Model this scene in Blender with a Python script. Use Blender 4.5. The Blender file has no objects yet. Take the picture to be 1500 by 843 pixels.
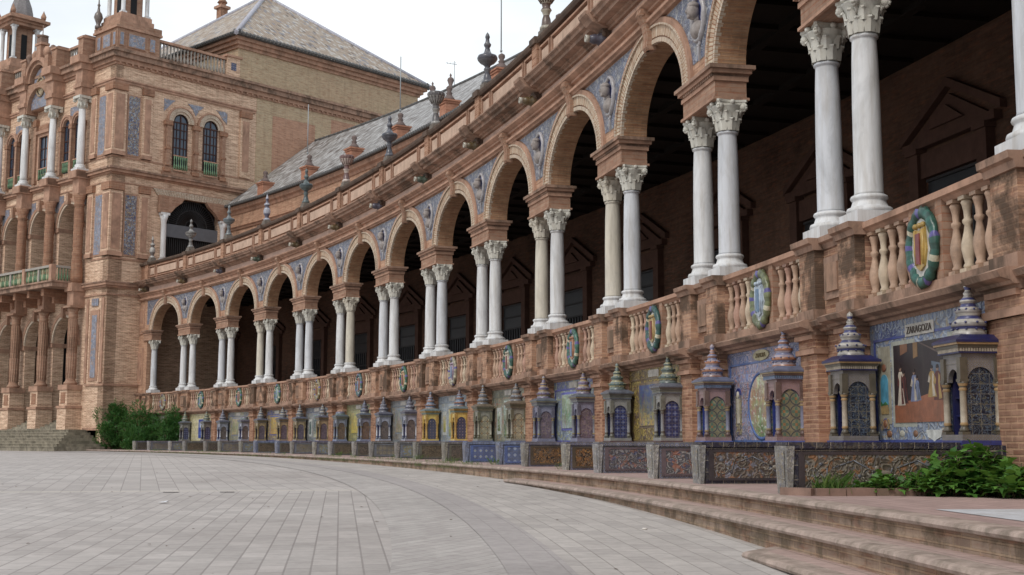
import bpy, math, random
import numpy as np
from mathutils import Vector, Matrix
random.seed(7)
PI = math.pi
sc = bpy.context.scene
COL = sc.collection

# ---------------------------------------------------------------- camera
PITCH, ROLL = 0.12137792554689177, 0.0020067886102932
cp_, sp_ = math.cos(PITCH), math.sin(PITCH)
_r = Vector((1, 0, 0)); _f = Vector((0, cp_, sp_)); _u = Vector((0, -sp_, cp_))
cr_, sr_ = math.cos(ROLL), math.sin(ROLL)
_r2 = cr_ * _r + sr_ * _u; _u2 = -sr_ * _r + cr_ * _u
cd = bpy.data.cameras.new('camera'); cam = bpy.data.objects.new('camera', cd); COL.objects.link(cam)
cam.matrix_world = Matrix(((_r2.x, _u2.x, -_f.x, 0), (_r2.y, _u2.y, -_f.y, 0), (_r2.z, _u2.z, -_f.z, 0), (0, 0, 0, 1)))
cd.sensor_width = 36; cd.lens = 1850 / 1500 * 36; cd.clip_start = 0.1; cd.clip_end = 3000
sc.camera = cam
# ---------------------------------------------------------------- sky, sun, exposure
SUN_EL, SUN_AZ = math.radians(48), math.radians(215)       # azimuth clockwise from +Y
wd = bpy.data.worlds.new('World'); sc.world = wd; wd.use_nodes = True
nt = wd.node_tree; nt.nodes.clear()
def wn(t, **k):
    n = nt.nodes.new(t)
    for a, b in k.items(): setattr(n, a, b)
    return n
wo = wn('ShaderNodeOutputWorld'); bg = wn('ShaderNodeBackground'); bg.inputs[1].default_value = 0.1
sky = wn('ShaderNodeTexSky', sky_type='NISHITA', sun_disc=False, sun_elevation=SUN_EL, sun_rotation=SUN_AZ, air_density=1.0, dust_density=3.0)
tcn = wn('ShaderNodeTexCoord'); mp = wn('ShaderNodeMapping'); mp.inputs['Scale'].default_value = (1, 1, 2.6)
nz = wn('ShaderNodeTexNoise'); nz.inputs['Scale'].default_value = 1.7; nz.inputs['Detail'].default_value = 6
rp = wn('ShaderNodeValToRGB'); rp.color_ramp.elements[0].position = .36; rp.color_ramp.elements[1].position = .66
rp.color_ramp.elements[0].color = (.34,) * 3 + (1,); rp.color_ramp.elements[1].color = (.97,) * 3 + (1,)
mx = wn('ShaderNodeMix', data_type='RGBA'); mx.inputs[7].default_value = (10.4, 10.9, 11.2, 1)
nt.links.new(tcn.outputs['Generated'], mp.inputs[0]); nt.links.new(mp.outputs[0], nz.inputs['Vector']); nt.links.new(nz.outputs[0], rp.inputs[0])
nt.links.new(rp.outputs[0], mx.inputs[0]); nt.links.new(sky.outputs[0], mx.inputs[6]); nt.links.new(mx.outputs[2], bg.inputs[0]); nt.links.new(bg.outputs[0], wo.inputs[0])
sl = bpy.data.lights.new('sun', 'SUN'); sl.energy = 1.2; sl.angle = math.radians(18); sl.color = (1, .96, .9)
so = bpy.data.objects.new('sun', sl); COL.objects.link(so)
sdir = Vector((math.sin(SUN_AZ) * math.cos(SUN_EL), math.cos(SUN_AZ) * math.cos(SUN_EL), math.sin(SUN_EL)))
so.rotation_euler = sdir.to_track_quat('Z', 'Y').to_euler()
sc.view_settings.view_transform = 'Standard'; sc.view_settings.look = 'None'; sc.view_settings.gamma = 1
sc.view_settings.use_curve_mapping = False; sc.view_settings.exposure = 0.12
sc.render.engine = 'CYCLES'
sc.cycles.max_bounces = 6

# ---------------------------------------------------------------- the curve of the arcade
QV = [4.5826419130352685, 16.893977641975315, 1.723036570727156, 0.05319997874258113, -0.04627557722086773, 0.04297592811559361, 5.3679521612167544]
SP = QV[6]
ag = np.linspace(-5, 16, 421)
_ph = QV[2] + QV[3] * ag + QV[4] * ag ** 2 / 20 + QV[5] * ag ** 3 / 300
_dx = np.cos(_ph) * SP; _dy = np.sin(_ph) * SP; _h = ag[1] - ag[0]
_X = np.concatenate([[0], np.cumsum((_dx[1:] + _dx[:-1]) / 2 * _h)]); _Y = np.concatenate([[0], np.cumsum((_dy[1:] + _dy[:-1]) / 2 * _h)])
_X += QV[0] - np.interp(0, ag, _X); _Y += QV[1] - np.interp(0, ag, _Y)
def arc_w(P):                      # flat (s along, r towards the plaza, z) -> world
    P = np.asarray(P, float); a = P[:, 0] / SP
    x = np.interp(a, ag, _X); y = np.interp(a, ag, _Y); f = np.interp(a, ag, _ph)
    return np.stack([x - np.sin(f) * P[:, 1], y + np.cos(f) * P[:, 1], P[:, 2]], 1)
def arc_pt(s, r, z): return Vector(arc_w([[s, r, z]])[0])
def arc_h(s): return float(np.interp(s / SP, ag, _ph))
TC = np.array([-23.86174515, 73.90651769, 0.]); TD1 = np.array([.67409507, .73864459, 0.]); TD2 = np.array([-.73864459, .67409507, 0.])
def tow_w(P):
    P = np.asarray(P, float)
    return TC + P[:, :1] * TD1 + P[:, 1:2] * TD2 + P[:, 2:3] * np.array([0, 0, 1.])
# ---------------------------------------------------------------- mesh builder
class M:
    def __init__(s): s.V = []; s.F = []; s.U = []; s.I = []; s.S = []
    def face(s, pts, m=0, uv=None, smooth=False):
        b = len(s.V); s.V += [tuple(p) for p in pts]; s.F.append(tuple(range(b, b + len(pts))))
        s.U.append(uv); s.I.append(m); s.S.append(smooth)
    def box(s, x0, x1, y0, y1, z0, z1, m=0, step=1.4, taper=0.):
        n = max(1, int(math.ceil((x1 - x0) / step)))
        t = taper
        for i in range(n):
            a = x0 + (x1 - x0) * i / n; b = x0 + (x1 - x0) * (i + 1) / n
            ta = t if i == 0 else 0; tb = t if i == n - 1 else 0
            s.face([(a + ta, y0 + t, z0), (b - tb, y0 + t, z0), (b, y0, z1), (a, y0, z1)], m)
            s.face([(b - tb, y1 - t, z0), (a + ta, y1 - t, z0), (a, y1, z1), (b, y1, z1)], m)
            s.face([(a, y0, z1), (b, y0, z1), (b, y1, z1), (a, y1, z1)], m)
            s.face([(a + ta, y1 - t, z0), (b - tb, y1 - t, z0), (b - tb, y0 + t, z0), (a + ta, y0 + t, z0)], m)
            if i == 0: s.face([(a + t, y1 - t, z0), (a + t, y0 + t, z0), (a, y0, z1), (a, y1, z1)], m)
            if i == n - 1: s.face([(b - t, y0 + t, z0), (b - t, y1 - t, z0), (b, y1, z1), (b, y0, z1)], m)
    def sweep(s, prof, x0, x1, m=0, step=1.4, caps=True):
        # prof: (y,z) outline, counter-clockwise seen from -x ... closed
        n = max(1, int(math.ceil((x1 - x0) / step)))
        k = len(prof)
        for i in range(n):
            a = x0 + (x1 - x0) * i / n; b = x0 + (x1 - x0) * (i + 1) / n
            for j in range(k):
                p, q = prof[j], prof[(j + 1) % k]
                s.face([(a, p[0], p[1]), (a, q[0], q[1]), (b, q[0], q[1]), (b, p[0], p[1])], m)
        if caps:
            s.face([(x0, p[0], p[1]) for p in prof[::-1]], m); s.face([(x1, p[0], p[1]) for p in prof], m)
    def sweepy(s, prof, y0, y1, m=0):      # prof (x,z) swept along y
        k = len(prof)
        for j in range(k):
            p, q = prof[j], prof[(j + 1) % k]
            s.face([(p[0], y0, p[1]), (p[0], y1, p[1]), (q[0], y1, q[1]), (q[0], y0, q[1])], m)
        s.face([(p[0], y0, p[1]) for p in prof], m); s.face([(p[0], y1, p[1]) for p in prof[::-1]], m)
    def lathe(s, cx, cy, prof, n=16, m=0, smooth=True, mats=None, axis='z', ph=0., cap=True):
        b = len(s.V)
        for (r, z) in prof:
            for i in range(n):
                t = 2 * PI * i / n + ph
                if axis == 'z': s.V.append((cx + r * math.cos(t), cy + r * math.sin(t), z))
                elif axis == 'y': s.V.append((cx + r * math.cos(t), z, cy + r * math.sin(t)))
                else: s.V.append((z, cx + r * math.cos(t), cy + r * math.sin(t)))
        ln = 0
        for j in range(len(prof) - 1):
            r0, z0 = prof[j]; r1, z1 = prof[j + 1]; l2 = ln + math.hypot(r1 - r0, z1 - z0); rr = max(r0, r1)
            for i in range(n):
                k = (i + 1) % n
                s.F.append((b + j * n + i, b + j * n + k, b + (j + 1) * n + k, b + (j + 1) * n + i) if axis != 'y' else (b + j * n + i, b + (j + 1) * n + i, b + (j + 1) * n + k, b + j * n + k))
                u0 = 2 * PI * rr * i / n; u1 = 2 * PI * rr * (i + 1) / n
                s.U.append([(u0, ln), (u1, ln), (u1, l2), (u0, l2)] if axis != 'y' else [(u0, ln), (u0, l2), (u1, l2), (u1, ln)])
                s.I.append(mats[j] if mats else m); s.S.append(smooth)
            ln = l2
        if cap:
            for j, (r, z) in ((0, prof[0]), (len(prof) - 1, prof[-1])):
                if r > 1e-4:
                    s.F.append(tuple(b + j * n + i for i in (range(n) if (j > 0) == (axis != 'y') else range(n - 1, -1, -1))))
                    s.U.append(None); s.I.append(mats[-1] if mats and j else m); s.S.append(False)
    def tube(s, pts, r, n=6, m=0):
        for a, b in zip(pts[:-1], pts[1:]):
            a = Vector(a); b = Vector(b); d = (b - a).normalized(); o = d.orthogonal().normalized(); p = d.cross(o)
            B = len(s.V)
            for q in (a, b):
                for i in range(n): t = 2 * PI * i / n; s.V.append(tuple(q + r * (math.cos(t) * o + math.sin(t) * p)))
            for i in range(n):
                k = (i + 1) % n; s.F.append((B + i, B + k, B + n + k, B + n + i)); s.U.append(None); s.I.append(m); s.S.append(True)
            s.F.append(tuple(B + i for i in range(n - 1, -1, -1))); s.U.append(None); s.I.append(m); s.S.append(False)
            s.F.append(tuple(B + n + i for i in range(n))); s.U.append(None); s.I.append(m); s.S.append(False)
    def ball(s, c, rx, ry, rz, n=10, m=0):
        k = max(4, n // 2 + 1); b = len(s.V)
        for j in range(k + 1):
            t = -PI / 2 + PI * j / k
            for i in range(n): p = 2 * PI * i / n; s.V.append((c[0] + rx * math.cos(t) * math.cos(p), c[1] + ry * math.cos(t) * math.sin(p), c[2] + rz * math.sin(t)))
        for j in range(k):
            for i in range(n):
                q = (i + 1) % n; s.F.append((b + j * n + i, b + j * n + q, b + (j + 1) * n + q, b + (j + 1) * n + i)); s.U.append(None); s.I.append(m); s.S.append(True)
    # arched opening in a wall lying in the x,z plane between y0 (back) and y1 (front)
    def archwall(s, x0, x1, zt, y0, y1, cx, zs, rx, rz, m=0, mi=None, n=20, zb=None, yz=None):
        mi = m if mi is None else mi; zb = zs if zb is None else zb
        f = yz or (lambda p, q, r: (p, q, r))
        A = [(cx - rx * math.cos(PI * i / n), zs + rz * math.sin(PI * i / n)) for i in range(n + 1)]
        for y, fl in ((y1, 0), (y0, 1)):
            for (p, q) in zip(A[:-1], A[1:]):
                pts = [f(q[0], y, q[1]), f(p[0], y, p[1]), f(p[0], y, zt), f(q[0], y, zt)]
                s.face(pts[::-1] if fl else pts, m)
            for (a, b) in ((x0, cx - rx), (cx + rx, x1)):
                if b - a > 1e-4:
                    pts = [f(b, y, zb), f(a, y, zb), f(a, y, zt), f(b, y, zt)]; s.face(pts[::-1] if fl else pts, m)
        l = 0
        for (p, q) in zip(A[:-1], A[1:]):
            d = math.dist(p, q)
            s.face([f(p[0], y0, p[1]), f(q[0], y0, q[1]), f(q[0], y1, q[1]), f(p[0], y1, p[1])], mi, uv=[(0, l), (0, l + d), (y1 - y0, l + d), (y1 - y0, l)], smooth=True)
            l += d
        if zb < zs - 1e-4:
            s.face([f(cx - rx, y0, zb), f(cx - rx, y0, zs), f(cx - rx, y1, zs), f(cx - rx, y1, zb)], mi)
            s.face([f(cx + rx, y1, zb), f(cx + rx, y1, zs), f(cx + rx, y0, zs), f(cx + rx, y0, zb)], mi)
        s.face([f(x0, y0, zt), f(x1, y0, zt), f(x1, y1, zt), f(x0, y1, zt)], m)
    def ring(s, cx, zs, rx, rz, w, y0, y1, m=0, n=24, drop=0., yz=None, a0=0., a1=PI):
        f = yz or (lambda p, q, r: (p, q, r))
        T = [a0 + (a1 - a0) * i / n for i in range(n + 1)]
        A = [(cx - rx * math.cos(t), zs + rz * math.sin(t)) for t in T]; B = [(cx - (rx + w) * math.cos(t), zs + (rz + w) * math.sin(t)) for t in T]
        if drop:
            A = [(A[0][0], zs - drop)] + A + [(A[-1][0], zs - drop)]; B = [(B[0][0], zs - drop)] + B + [(B[-1][0], zs - drop)]
        l = 0
        for i in range(len(A) - 1):
            a, b, c, d = A[i], A[i + 1], B[i + 1], B[i]; e = math.dist(a, b) * 1.1
            s.face([f(b[0], y1, b[1]), f(a[0], y1, a[1]), f(d[0], y1, d[1]), f(c[0], y1, c[1])], m, uv=[(0, l + e), (0, l), (w, l), (w, l + e)])
            s.face([f(d[0], y0, d[1]), f(c[0], y0, c[1]), f(c[0], y1, c[1]), f(d[0], y1, d[1])], m, uv=[(0, l), (0, l + e), (y1 - y0, l + e), (y1 - y0, l)])
            s.face([f(b[0], y0, b[1]), f(a[0], y0, a[1]), f(a[0], y1, a[1]), f(b[0], y1, b[1])], m, uv=[(0, l + e), (0, l), (y1 - y0, l), (y1 - y0, l + e)])
            l += e
        for a, b in ((A[0], B[0]), (A[-1], B[-1])):
            s.face([f(a[0], y0, a[1]), f(b[0], y0, b[1]), f(b[0], y1, b[1]), f(a[0], y1, a[1])], m)
    def build(s, name, mats, parent=None, warp=None, origin=(0, 0, 0)):
        if not isinstance(mats, (list, tuple)): mats = [mats]
        V = np.array(s.V, float).reshape(-1, 3)
        W = warp(V) if warp else V
        W = W - np.array(parent.get('_o', (0, 0, 0)) if parent is not None and warp else (origin if parent is None and warp else (0, 0, 0)))
        me = bpy.data.meshes.new(name); me.from_pydata([tuple(p) for p in W], [], s.F)
        uvl = me.uv_layers.new(name='UVMap'); flat = np.empty((len(me.loops), 2))
        k = 0
        for f, uv in zip(s.F, s.U):
            n = len(f)
            if uv: flat[k:k + n] = uv
            else:
                P = V[list(f)]; a = P[1] - P[0]; b = P[-1] - P[0]; nn = np.abs(np.cross(a, b))
                if nn.sum() < 1e-12: nn = np.array([0, 1, 0])
                ax = int(np.argmax(nn))
                flat[k:k + n] = P[:, [1, 2]] if ax == 0 else (P[:, [0, 2]] if ax == 1 else P[:, [0, 1]])
            k += n
        uvl.data.foreach_set('uv', flat.ravel())
        me.polygons.foreach_set('material_index', s.I); me.polygons.foreach_set('use_smooth', s.S)
        for mm in mats: me.materials.append(mm)
        me.update()
        o = bpy.data.objects.new(name, me); COL.objects.link(o)
        if parent is not None: o.parent = parent
        else: o.location = origin
        if parent is not None and '_o' in parent: o['_o'] = parent['_o']
        return o
def tag(o, label=None, cat=None, group=None, kind=None):
    if label: o['label'] = label
    if cat: o['category'] = cat
    if group: o['group'] = group
    if kind: o['kind'] = kind
    return o
def thing(name, loc, rz=0, label=None, cat=None, group=None, absolute=False):
    o = bpy.data.objects.new(name, None); COL.objects.link(o); o.location = loc; o.rotation_euler = (0, 0, rz)
    o.empty_display_size = .2
    if absolute: o['_o'] = tuple(float(c) for c in loc)
    return tag(o, label, cat, group)
def put(me_obj, parent, loc, rz=0, mats=None):     # a copy of a part (and of its sub-parts)
    c = me_obj.copy(); COL.objects.link(c); c.parent = parent; c.location = loc; c.rotation_euler = (0, 0, rz)
    for ch in me_obj.children:
        d = ch.copy(); COL.objects.link(d); d.parent = c
    return c

# ---------------------------------------------------------------- materials
def lin(c): return tuple(((x / 255) / 12.92 if x / 255 <= .04045 else ((x / 255 + .055) / 1.055) ** 2.4) for x in c)
class NM:
    def __init__(s, name):
        s.m = bpy.data.materials.new(name); s.m.use_nodes = True; s.t = s.m.node_tree; s.t.nodes.clear()
        s.o = s.n('ShaderNodeOutputMaterial'); s.b = s.n('ShaderNodeBsdfPrincipled'); s.l(s.b.outputs[0], s.o.inputs[0])
        s.uv = s.n('ShaderNodeUVMap').outputs[0]
    def n(s, t, **k):
        x = s.t.nodes.new(t)
        for a, b in k.items(): setattr(x, a, b)
        return x
    def l(s, a, b): s.t.links.new(a, b)
    def val(s, i, v):
        if hasattr(v, 'is_linked') or hasattr(v, 'links'): s.l(v, i)
        else: i.default_value = (tuple(v) + (1,) if isinstance(v, tuple) and len(v) == 3 and i.type == 'RGBA' else v)
    def map(s, vec, scale=(1, 1, 1), rot=0, loc=(0, 0, 0)):
        m = s.n('ShaderNodeMapping'); m.inputs['Scale'].default_value = scale; m.inputs['Rotation'].default_value = (0, 0, rot); m.inputs['Location'].default_value = loc; s.l(vec, m.inputs[0]); return m.outputs[0]
    def noise(s, vec, scale, detail=4, rough=.55, dist=0., color=False):
        x = s.n('ShaderNodeTexNoise'); s.l(vec, x.inputs['Vector']); x.inputs['Scale'].default_value = scale; x.inputs['Detail'].default_value = detail; x.inputs['Roughness'].default_value = rough; x.inputs['Distortion'].default_value = dist
        return x.outputs[1 if color else 0]
    def ramp(s, v, stops, inter='LINEAR'):
        r = s.n('ShaderNodeValToRGB'); r.color_ramp.interpolation = inter; e = r.color_ramp.elements
        while len(e) > 1: e.remove(e[-1])
        e[0].position = stops[0][0]; e[0].color = s.c4(stops[0][1])
        for p, c in stops[1:]:
            k = e.new(p); k.color = s.c4(c)
        s.l(v, r.inputs[0]); return r.outputs[0]
    def c4(s, c): return (c, c, c, 1) if isinstance(c, (int, float)) else tuple(c) + (1,)
    def mix(s, f, a, b, mode='MIX'):
        x = s.n('ShaderNodeMix', data_type='RGBA', blend_type=mode); s.val(x.inputs[0], f); s.val(x.inputs[6], a); s.val(x.inputs[7], b); return x.outputs[2]
    def math(s, op, a, b=0.):
        x = s.n('ShaderNodeMath', operation=op); s.val(x.inputs[0], a); s.val(x.inputs[1], b); return x.outputs[0]
    def sep(s, v):
        x = s.n('ShaderNodeSeparateXYZ'); s.l(v, x.inputs[0]); return x.outputs
    def comb(s, x, y, z=0.):
        c = s.n('ShaderNodeCombineXYZ'); s.val(c.inputs[0], x); s.val(c.inputs[1], y); s.val(c.inputs[2], z); return c.outputs[0]
    def bump(s, h, strength=.4, dist=.02):
        b = s.n('ShaderNodeBump'); b.inputs['Strength'].default_value = strength; b.inputs['Distance'].default_value = dist; s.l(h, b.inputs['Height']); s.l(b.outputs[0], s.b.inputs['Normal'])
    def fin(s, col, rough=.85, spec=.3):
        s.val(s.b.inputs['Base Color'], col); s.val(s.b.inputs['Roughness'], rough); s.b.inputs['Specular IOR Level'].default_value = spec
        return s.m
    def pos(s): return s.n('ShaderNodeNewGeometry').outputs['Position']
def ds(c, f=.54, l=4):
    m = sum(c) / 3; return tuple(min(255, max(0, m + (x - m) * f + l)) for x in c)
def brick(name, c1, c2, mortar, bw=.27, rh=.066, ms=.010, grime=.5, streak=.5, gcol=(60, 52, 46), gscale=.45, bump=.5, glo=.56, ghi=.68, weath=.35):
    c1, c2 = [(a_ - 8, b_, d_) for a_, b_, d_ in (ds(c1, .58), ds(c2, .58))]; k = NM(name); uv = k.uv
    b = k.n('ShaderNodeTexBrick', offset=.5); k.l(uv, b.inputs['Vector'])
    b.inputs['Scale'].default_value = 1; b.inputs['Brick Width'].default_value = bw; b.inputs['Row Height'].default_value = rh
    b.inputs['Mortar Size'].default_value = ms; b.inputs['Mortar Smooth'].default_value = .3; b.inputs['Bias'].default_value = 0.
    b.inputs['Color1'].default_value = lin(c1) + (1,); b.inputs['Color2'].default_value = lin(c2) + (1,); b.inputs['Mortar'].default_value = lin(mortar) + (1,)
    P = k.pos()
    # streaks of paler and redder courses
    n1 = k.noise(k.map(uv, (1.1, 9, 1)), 1.0, 5, .65)
    col = k.mix(k.math('MULTIPLY', k.ramp(n1, [(.42, 0.), (.66, 1.)]), streak), b.outputs[0], lin(tuple(min(255, c + 34) for c in mortar)))
    n4 = k.noise(k.map(uv, (2.6, 13, 1), loc=(3, 9, 0)), 1.0, 3, .6)
    col = k.mix(k.math('MULTIPLY', k.ramp(n4, [(.52, 0.), (.7, 1.)]), .5), col, lin((138, 84, 62)))
    n2 = k.noise(P, .35, 3, .5)
    col = k.mix(k.ramp(n2, [(.35, 0.), (.7, .35)]), col, k.mix(.5, col, lin((196, 160, 138))))
    n3 = k.noise(P, gscale, 7, .68, .3)
    col = k.mix(k.math('MULTIPLY', k.ramp(n3, [(glo, 0.), (ghi, 1.)]), grime), col, lin(gcol))
    n6 = k.noise(k.map(P, (2.6, 2.6, .22)), 1.5, 6, .7); col = k.mix(k.math('MULTIPLY', k.ramp(n6, [(.5, 0.), (.72, 1.)]), .16 + grime * .6), col, lin((104, 84, 70)))
    n5 = k.noise(P, 6., 6, .7)
    col = k.mix(weath, col, k.ramp(n5, [(.3, lin((96, 70, 58))), (.7, lin((214, 186, 164)))]), 'SOFT_LIGHT')
    h = k.math('ADD', k.math('MULTIPLY', b.outputs[1], -1.), k.math('MULTIPLY', n5, .8))
    k.bump(h, bump, .012)
    return k.fin(col, .9, .15)
def plain(name, c, var=.25, rough=.8, scale=3., spec=.25, grime=0., gcol=(55, 50, 45), bump=.25, stretch=(1, 1, 1), glo=.5, ghi=.66):
    if c[0] > c[2] + 30 and c[0] > c[1]: c = ds(c, .74, 0)
    k = NM(name); P = k.pos()
    n = k.noise(k.map(P, stretch), scale, 6, .65)
    lo = tuple(x * (1 - var) for x in lin(c)); hi = tuple(min(1, x * (1 + var * .7)) for x in lin(c))
    col = k.ramp(n, [(.3, lo), (.7, hi)])
    if grime:
        g = k.noise(k.map(P, (1, 1, .6)), scale * .55, 7, .7, .5)
        col = k.mix(k.math('MULTIPLY', k.ramp(g, [(glo, 0.), (ghi, 1.)]), grime), col, lin(gcol))
    if grime > .25: n6 = k.noise(k.map(P, (3.4, 3.4, .3)), 1.6, 6, .7); col = k.mix(k.math('MULTIPLY', k.ramp(n6, [(.48, 0.), (.7, 1.)]), grime * .6), col, lin((86, 72, 62)))
    k.bump(k.noise(P, scale * 8, 4), bump, .01)
    return k.fin(col, rough, spec)
def glaze(name, c, var=.3, rough=.28):
    c = ds(c, .9, -6); return plain(name, c, var, rough, 9., .5, grime=.35, bump=.15)
def tiles(name, bgc, cols, kind='scroll', scale=5., ts=.14, rough=.35, grime=.35, grout=(120, 112, 100), seed=0., gl=.6):
    """hand painted glazed tiles: a drawing in several glazes plus grout lines"""
    bgc = ds(bgc, .70, -8); cols = [ds(c, .80, -4) for c in cols]; k = NM(name); uv = k.uv
    U = k.map(uv, (1, 1, 1), loc=(seed, seed * .7, 0))
    col = lin(bgc)
    if kind == 'scroll':
        d = k.n('ShaderNodeTexNoise'); k.l(U, d.inputs[0]); d.inputs['Scale'].default_value = scale * .55; d.inputs['Detail'].default_value = 1.
        w = k.mix(.42, U, d.outputs[1], 'ADD')
        v = k.n('ShaderNodeTexVoronoi', feature='F1'); k.l(w, v.inputs['Vector']); v.inputs['Scale'].default_value = scale; v.inputs['Randomness'].default_value = .75
        wv = k.math('SINE', k.math('MULTIPLY', v.outputs[0], 21.))
        f1 = k.ramp(wv, [(.42, 0.), (.62, 1.)]); col = k.mix(f1, col, lin(cols[0]))
        nn = k.noise(U, scale * 1.3, 2, .5, .6)
        col = k.mix(k.math('MULTIPLY', k.ramp(nn, [(.54, 0.), (.6, 1.)]), .85), col, lin(cols[1]))
        n2 = k.noise(k.map(U, loc=(7, 3, 0)), scale * 1.9, 2, .5, .8)
        col = k.mix(k.math('MULTIPLY', k.ramp(n2, [(.57, 0.), (.62, 1.)]), .85), col, lin(cols[2]))
        k.bump(wv, .35, .012)
    elif kind == 'geo':
        x, y, _ = k.sep(k.map(U, (1 / ts, 1 / ts, 1)))
        fx = k.math('ABSOLUTE', k.math('SUBTRACT', k.math('FRACT', x), .5)); fy = k.math('ABSOLUTE', k.math('SUBTRACT', k.math('FRACT', y), .5))
        r = k.math('SQRT', k.math('ADD', k.math('MULTIPLY', fx, fx), k.math('MULTIPLY', fy, fy)))
        dm = k.math('ADD', fx, fy); ch = k.math('MAXIMUM', fx, fy)
        col = k.mix(k.ramp(dm, [(.30, 1.), (.33, 0.)]), col, lin(cols[0]))
        col = k.mix(k.ramp(r, [(.13, 1.), (.16, 0.)]), col, lin(cols[1]))
        col = k.mix(k.ramp(k.math('ABSOLUTE', k.math('SUBTRACT', r, .36)), [(.03, 1.), (.05, 0.)]), col, lin(cols[2]))
        nn = k.noise(U, 9., 3); col = k.mix(.25, col, k.ramp(nn, [(.3, .15), (.7, .85)]), 'OVERLAY')
    elif kind == 'rosette':
        x, y, _ = k.sep(k.map(U, (1 / (ts * 2), 1 / (ts * 2), 1)))
        cx = k.math('SUBTRACT', k.math('FRACT', x), .5); cy = k.math('SUBTRACT', k.math('FRACT', y), .5)
        r = k.math('SQRT', k.math('ADD', k.math('MULTIPLY', cx, cx), k.math('MULTIPLY', cy, cy))); an = k.math('ARCTAN2', cy, cx)
        pet = k.math('ADD', .26, k.math('MULTIPLY', k.math('COSINE', k.math('MULTIPLY', an, 4.)), .13))
        col = k.mix(k.ramp(k.math('ABSOLUTE', k.math('SUBTRACT', r, .46)), [(.03, 1.), (.06, 0.)]), col, lin(cols[2]))
        col = k.mix(k.ramp(k.math('SUBTRACT', r, pet), [(-.02 + .0, 1.), (.02, 0.)]), col, lin(cols[0]))
        col = k.mix(k.ramp(r, [(.1, 1.), (.13, 0.)]), col, lin(cols[1]))
        nn = k.noise(U, 12., 3); col = k.mix(.2, col, k.ramp(nn, [(.3, .15), (.7, .85)]), 'OVERLAY')
    elif kind == 'paint':     # a painted landscape-like picture, bands of colour broken by brushwork
        x, y, _ = k.sep(uv)
        nn = k.noise(k.map(U, (1, 1, 1)), scale * .8, 6, .7, .9)
        vv = k.math('ADD', k.math('MULTIPLY', y, 1 / 1.5), k.math('MULTIPLY', k.math('SUBTRACT', nn, .5), .8))
        st = [(i / (len(cols) - 1) * .9 + .02, lin(c)) for i, c in enumerate(cols)]
        col = k.ramp(vv, st)
        n2 = k.noise(k.map(U, loc=(3, 5, 0)), scale * 3.2, 4, .6, .6)
        col = k.mix(k.ramp(n2, [(.54, 0.), (.57, .8)]), col, lin(bgc))
        vo = k.n('ShaderNodeTexVoronoi', feature='F1'); k.l(k.map(U, (1.6, .55, 1)), vo.inputs['Vector']); vo.inputs['Scale'].default_value = scale * 1.6
        col = k.mix(.38, col, k.mix(.5, vo.outputs['Color'], col), 'SOFT_LIGHT'); col = k.mix(k.ramp(vo.outputs[0], [(.0, .6), (.12, 0.)]), col, lin((60, 56, 70)))
        n3 = k.noise(k.map(U, loc=(13, 2, 0)), scale * 3., 2, .5, .6)
        col = k.mix(k.ramp(n3, [(.58, 0.), (.62, .7)]), col, lin(cols[-1]))
    if grout:
        g = k.n('ShaderNodeTexBrick', offset=0.); k.l(uv, g.inputs['Vector']); g.inputs['Scale'].default_value = 1; g.inputs['Brick Width'].default_value = ts; g.inputs['Row Height'].default_value = ts; g.inputs['Mortar Size'].default_value = .004; g.inputs['Mortar Smooth'].default_value = .1
        col = k.mix(k.math('MULTIPLY', g.outputs[1], gl), col, lin(grout))
        tn = k.n('ShaderNodeTexWhiteNoise', noise_dimensions='2D'); k.l(k.n('ShaderNodeVectorMath', operation='FLOOR').outputs[0], tn.inputs[0])
        fl = tn.inputs[0].links[0].from_node; k.l(k.map(uv, (1 / ts, 1 / ts, 1)), fl.inputs[0])
        col = k.mix(.18, col, tn.outputs[0], 'OVERLAY')
    P = k.pos(); gn = k.noise(P, 2.2, 7, .7, .4)
    col = k.mix(k.math('MULTIPLY', k.ramp(gn, [(.48, 0.), (.7, 1.)]), grime), col, lin((92, 84, 72)))
    return k.fin(col, rough, .45)
B_MAIN = brick('brick_main', (204, 142, 108), (178, 112, 82), (192, 160, 136), bw=.25, rh=.06, grime=.35)
B_LOW = brick('brick_low', (186, 122, 88), (160, 96, 68), (176, 146, 120), grime=.62, glo=.5, ghi=.62, gscale=.8)
B_TOWER = brick('brick_tower', (204, 152, 124), (180, 120, 94), (216, 192, 168), bw=.3, rh=.08, ms=.018, grime=.10, streak=.85)
B_BUFF = brick('brick_buff', (196, 168, 136), (178, 148, 116), (196, 176, 146), bw=.3, rh=.075, ms=.014, grime=.12, streak=.3)
B_PINK = brick('brick_pink', (198, 138, 112), (180, 116, 92), (198, 160, 134), bw=.3, rh=.075, grime=.1, streak=.3)
B_VOUS = brick('brick_voussoir', (230, 206, 176), (204, 170, 138), (150, 112, 88), bw=.5, rh=.08, ms=.012, grime=.25, streak=.2)
B_CREAM = brick('brick_cream', (222, 202, 180), (206, 182, 158), (172, 146, 124), bw=.2, rh=.08, ms=.010, grime=.25, streak=.2)
B_INTR = brick('brick_intrados', (184, 132, 94), (160, 108, 74), (164, 130, 100), bw=.3, rh=.06, ms=.01, grime=.35)
B_TERR = brick('brick_terracotta', (192, 140, 112), (170, 116, 90), (160, 120, 98), bw=.5, rh=.09, ms=.006, grime=.35, streak=.15)
B_BACK = brick('brick_gallery', (98, 60, 46), (78, 46, 37), (76, 56, 46), grime=.3)  # brick colour lowered to deepen the shade of the gallery
B_CHIM = brick('chimney_brick', (216, 120, 84), (190, 96, 64), (170, 130, 110), grime=.3)
B_PIL = brick('brick_red', (206, 136, 104), (150, 82, 58), (184, 152, 128), bw=.24, rh=.062, ms=.011, grime=.45, streak=.4, bump=.8)
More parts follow.
